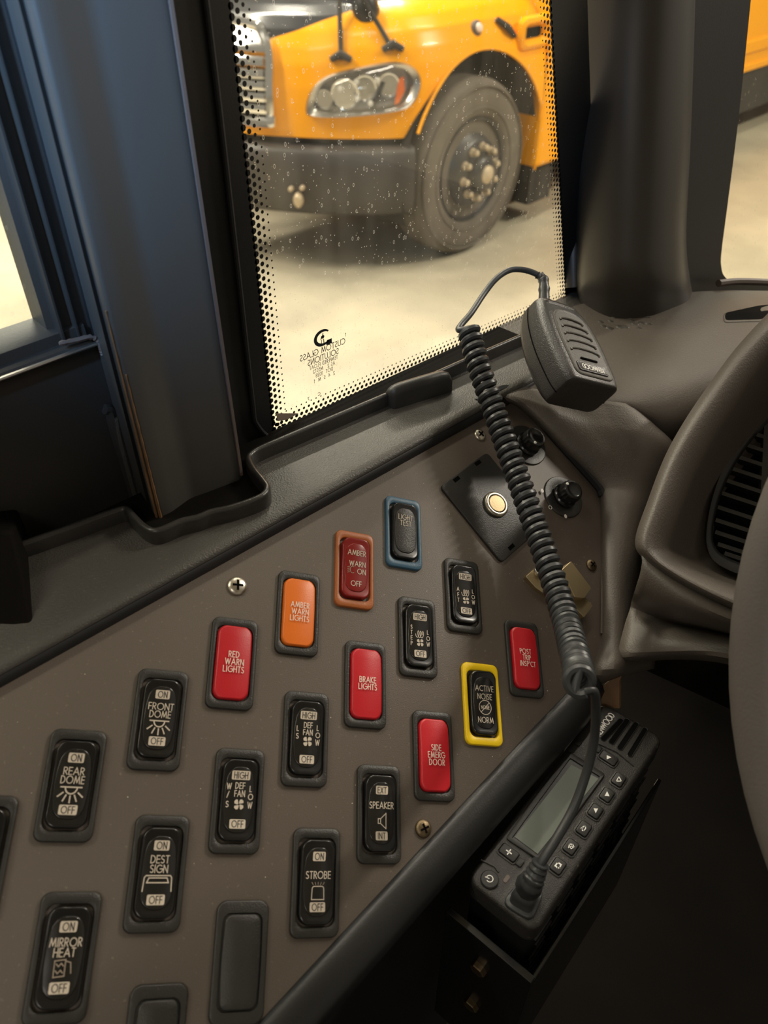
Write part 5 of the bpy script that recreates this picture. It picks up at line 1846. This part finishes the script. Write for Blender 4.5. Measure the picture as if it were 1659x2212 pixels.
# grille
sg0 = SEG[6]
zg = [hit_skin(583, y)[1] for y in (262, 235, 209, 184, 159, 131, 101, 62)]
wobj('grille_recess', *wall_band(sg0, s_gr - .02, zg[0], zg[-1], -.04, .004), M['under'], bus)
for k in range(1, 7):
    wobj('grille_bar', *wall_band(sg0, s_gr - .03, zg[k] - .020, zg[k] + .022, .004, .030), M['chrome'], bus)
fr_ = catmull([skin(sg0, zg[-1] + .02, .03), skin(s_gr - .14, zg[-1] + .02, .03), skin(s_gr - .04, zg[-1] - .02, .03), skin(s_gr, zg[-1] - .10, .03), skin(s_gr, zg[3], .03), skin(s_gr - .005, zg[0] + .04, .03), skin(s_gr - .05, zg[0], .03), skin(sg0, zg[0] - .005, .03)], 8)
wobj('grille_frame', *tube(fr_, .026, 8), M['chrome'], bus)
wobj('grille_header', *wall_band(sg0, s_gr - .05, zg[-1] - .075, zg[-1] + .01, .004, .03), M['chrome_dull'], bus)

# headlight
def hls(sc_, out): return [skin(*(hc_ + (q - hc_) * sc_), out) for q in hl]
lamp = wobj('headlight', *rings([hls(1.0, -.01), hls(1.0, .022), hls(.96, .034), hls(.86, .022), hls(.82, -.05)], False, False), M['chrome_dull'], bus, sharp=60)
bk_ = hls(.82, -.05)
wobj('reflector', bk_ + [skin(*hc_, -.075)], [(i, (i + 1) % len(bk_), len(bk_)) for i in range(len(bk_))], M['lampback'], lamp)
def bowl(px, py, rad_, mat, name, dep=.05, out=-.01):
    s, z = hit_skin(px, py)
    c = skin(s, z, out); p, n = plan(s)
    n3 = np.array([n[0], n[1], 0]); t3 = np.array([-n[1], n[0], 0])
    v, f = lathe([(rad_, 0), (rad_ * 1.06, .006), (rad_ * .95, .004), (rad_ * .75, -dep * .45), (rad_ * .4, -dep * .8), (rad_ * .1, -dep)], 20)
    wobj(name, [c + a * t3 + np.array([0, 0, b]) + cz * n3 for a, b, cz in np.array(v)], f, mat, lamp)
bowl(745, 205, .072, M['chrome'], 'lamp_bowl')
bowl(788, 192, .060, M['chrome'], 'lamp_bowl')
bowl(840, 185, .055, M['chrome'], 'lamp_bowl')
bowl(700, 215, .045, M['chrome_dull'], 'lamp_bowl')
for q in ((770, 175), (772, 212), (800, 222), (815, 172), (735, 190)):
    bowl(*q, .014, M['white'], 'lamp_bulb', -.01, .002)
am = [hit_skin(*q) for q in ((862, 170), (872, 165), (874, 195), (862, 222), (852, 226))]
wobj('amber_reflector', [skin(*q, -.012) for q in am] + [skin(*q, .004) for q in am], [(0, 1, 2, 3, 4), (9, 8, 7, 6, 5)] + [(i, (i + 1) % 5, (i + 1) % 5 + 5, i + 5) for i in range(5)], M['amber'], lamp, smooth=False)
am = [hit_skin(*q) for q in ((800, 230), (824, 175), (832, 178), (812, 232))]
wobj('lamp_divider', [skin(*q, -.05) for q in am] + [skin(*q, .0) for q in am], [(0, 1, 2, 3), (7, 6, 5, 4)] + [(i, (i + 1) % 4, (i + 1) % 4 + 4, i + 4) for i in range(4)], M['wheel_black'], lamp, smooth=False)
le = [hls(.90, .026), hls(.75, .040), hls(.45, .048)]
v, f = rings(le, False, False)
v = list(v) + [skin(*hc_, .05)]; n_ = len(hl)
f += [(2 * n_ + i, 2 * n_ + (i + 1) % n_, 3 * n_) for i in range(n_)]
wobj('lamp_lens', v, f, M['lamplens'], lamp)

# marker light, latch strap, mirror stays
def disc_on_skin(px, py, r1, mat, name, h=.02):
    s, z = hit_skin(px, py)
    c = skin(s, z, .0); p, n = plan(s)
    n3 = np.array([n[0], n[1], .25]); n3 /= np.linalg.norm(n3)
    t3 = np.array([-n[1], n[0], 0]); u3 = np.cross(n3, t3)
    v, f = lathe([(r1, -.005), (r1, h * .5), (r1 * .8, h), (r1 * .3, h * 1.2)], 16)
    return wobj(name, [c + a * t3 + b * u3 + cz * n3 for a, b, cz in np.array(v)], f, mat, bus)


disc_on_skin(1028, 61, .040, M['strip'], 'marker_light', .018)
disc_on_skin(1028, 61, .026, M['print_pink'], 'marker_light', .030)
for (fx, fy_), (tx, ty) in (((737, 128), (731, -60)), ((848, 106), (768, -30))):
    s, z = hit_skin(fx, fy_)
    a = skin(s, z, .012)
    b = at(tx, ty, np.dot(a - CAM, AX[2]) - .10)
    wobj('mirror_stay', *tube([a, a + (b - a) * .5, b], .0125, 8), M['under'], bus)
    p, n = plan(s)
    t3 = np.array([-n[1], n[0], 0])
    wobj('stay_foot', *tube([a - t3 * .055, a + np.array([0, 0, .025]), a + t3 * .055], [.014, .022, .014], 8), M['under'], bus)
# bulging mirror housing at the top edge and the chrome trim behind it
s, z = hit_skin(790, 18)
c = skin(s, z, .02)
v, f = lathe([(.02, -.07), (.06, -.05), (.075, 0), (.055, .05), (.015, .07)], 16)
wobj('mirror_bracket', [c + np.array(q) for q in v], f, M['wheel_black'], bus)
a, b = hit_skin(1068, 40), hit_skin(1108, 78)
wobj('latch_strap', *tube([skin(*a, .015), skin((a[0] + b[0]) / 2, (a[1] + b[1]) / 2, .03), skin(*b, .012)], [.014, .02, .014], 8), M['under'], bus)

# front wheel
wh = wobj('tyre', [], [], M['tyre'], bus) if False else None
def turned(prof, n, c, mat, name, parent):
    """(radius, offset towards the viewer side) profile turned about the axle"""
    rs = [[c + np.array([o_, r_ * math.cos(t), r_ * math.sin(t)]) for t in np.linspace(0, 2 * math.pi, n, endpoint=False)] for r_, o_ in prof]
    return wobj(name, *rings(rs, False, True), mat, parent, sharp=45)


tyre = turned([(.30, -.27), (.44, -.275), (.482, -.255), (.495, -.22), (.495, -.06), (.486, -.03), (.465, -.012), (.43, -.002), (.37, .002), (.325, -.004), (.298, -.018), (.290, -.035)], 72, WC, M['tyre'], 'tyre', bus)
for r_ in (.455, .345):
    ring_ = [WC + np.array([.0, r_ * math.cos(t), r_ * math.sin(t)]) for t in np.linspace(0, 2 * math.pi, 73)]
    wobj('sidewall_bead', *tube(ring_, .006, 6, False), M['tyre'], tyre)
rimw = turned([(.296, -.03), (.290, -.012), (.280, -.016), (.268, -.05), (.235, -.075), (.215, -.055), (.185, .01), (.165, .020), (.115, .022), (.10, .03), (.098, .075), (.085, .09), (.05, .095)], 60, WC, M['wheel_black'], 'wheel_disc', bus)
for k in range(10):
    t = 2 * math.pi * (k + .3) / 10
    c = WC + np.array([.022, .142 * math.cos(t), .142 * math.sin(t)])
    v, f = lathe([(.025, 0), (.025, .012), (.019, .014), (.018, .045), (.010, .052)], 6)
    wobj('lug_nut', [c + np.array([cz, a, b]) for a, b, cz in np.array(v)], f, M['hubmetal'], rimw)
v, f = lathe([(.052, .09), (.050, .105), (.03, .118), (.008, .122)], 20)
wobj('hub_cap', [WC + np.array([cz, a, b]) for a, b, cz in np.array(v)], f, M['hubmetal'], rimw)
# axle hub and step side behind the wheel
wobj('mud_flap', *box((XS - .30, 4.62, .30), (.5, .25, .34)), M['under'], bus, smooth=False)

# cab and body side behind the hood
cab = wobj('cab_side', *box((-4.25, 4.95, 1.45), (2.41, .98, 2.14)), M['yellow'], bus, smooth=False)
bevel(cab, .03)
bd = wobj('body_side', *box((-4.25, 9.6, 1.62), (2.42, 8.3, 2.10)), M['yellow'], bus, smooth=False)
bevel(bd, .03)
bevel(wobj('rub_rail', *box((XS + .006, 9.6, .76), (.04, 8.2, .10)), M['yellow'], bus, smooth=False), .012)
bevel(wobj('rub_rail', *box((XS + .010, 9.6, .60), (.03, 8.2, .055)), M['yellow'], bus, smooth=False), .008)
bevel(wobj('lower_skirt', *box((XS - .06, 9.6, .40), (.10, 8.2, .36)), M['skirt'], bus, smooth=False), .01)
# vents and grab recess on the cab side
for (x0, y0, x1, y1) in ((1146, 52, 1192, 92),):
    a, b = hx(x0, y0, XS + .02), hx(x1, y1, XS + .02)
    cy_, cz_ = (a[1] + b[1]) / 2, (a[2] + b[2]) / 2
    rs = [[(XS - .045 + d_, cy_ + p * (abs(b[1] - a[1]) + 2 * e), cz_ + q * (abs(a[2] - b[2]) + 2 * e)) for p, q in rrect(1, 1, .2, 4)] for d_, e in ((0, .03), (.03, .02), (.04, 0), (.02, -.02), (.0, -.03))]
    wobj('cowl_vent', *rings(rs), M['yellow'], bus)
for (px, py, hgt) in ((1188, 240, .16), (1196, 325, .10)):
    c = hx(px, py, XS - .04)
    bevel(wobj('side_reflector', *box(c, (.02, .05, hgt)), M['under'], bus, smooth=False), .006)
# roof line and side windows, out of view but part of the bus
for k in range(8):
    bevel(wobj('side_window', *box((XS - .002, 6.0 + k * 1.0, 2.05), (.02, .84, .62)), M['hood_black'], bus, smooth=False), .02)
turned([(.30, -.27), (.495, -.22), (.495, -.04), (.43, -.002), (.298, -.018), (.2, -.05)], 40, np.array([XS - .02, 11.6, .495]), M['tyre'], 'tyre', bus)
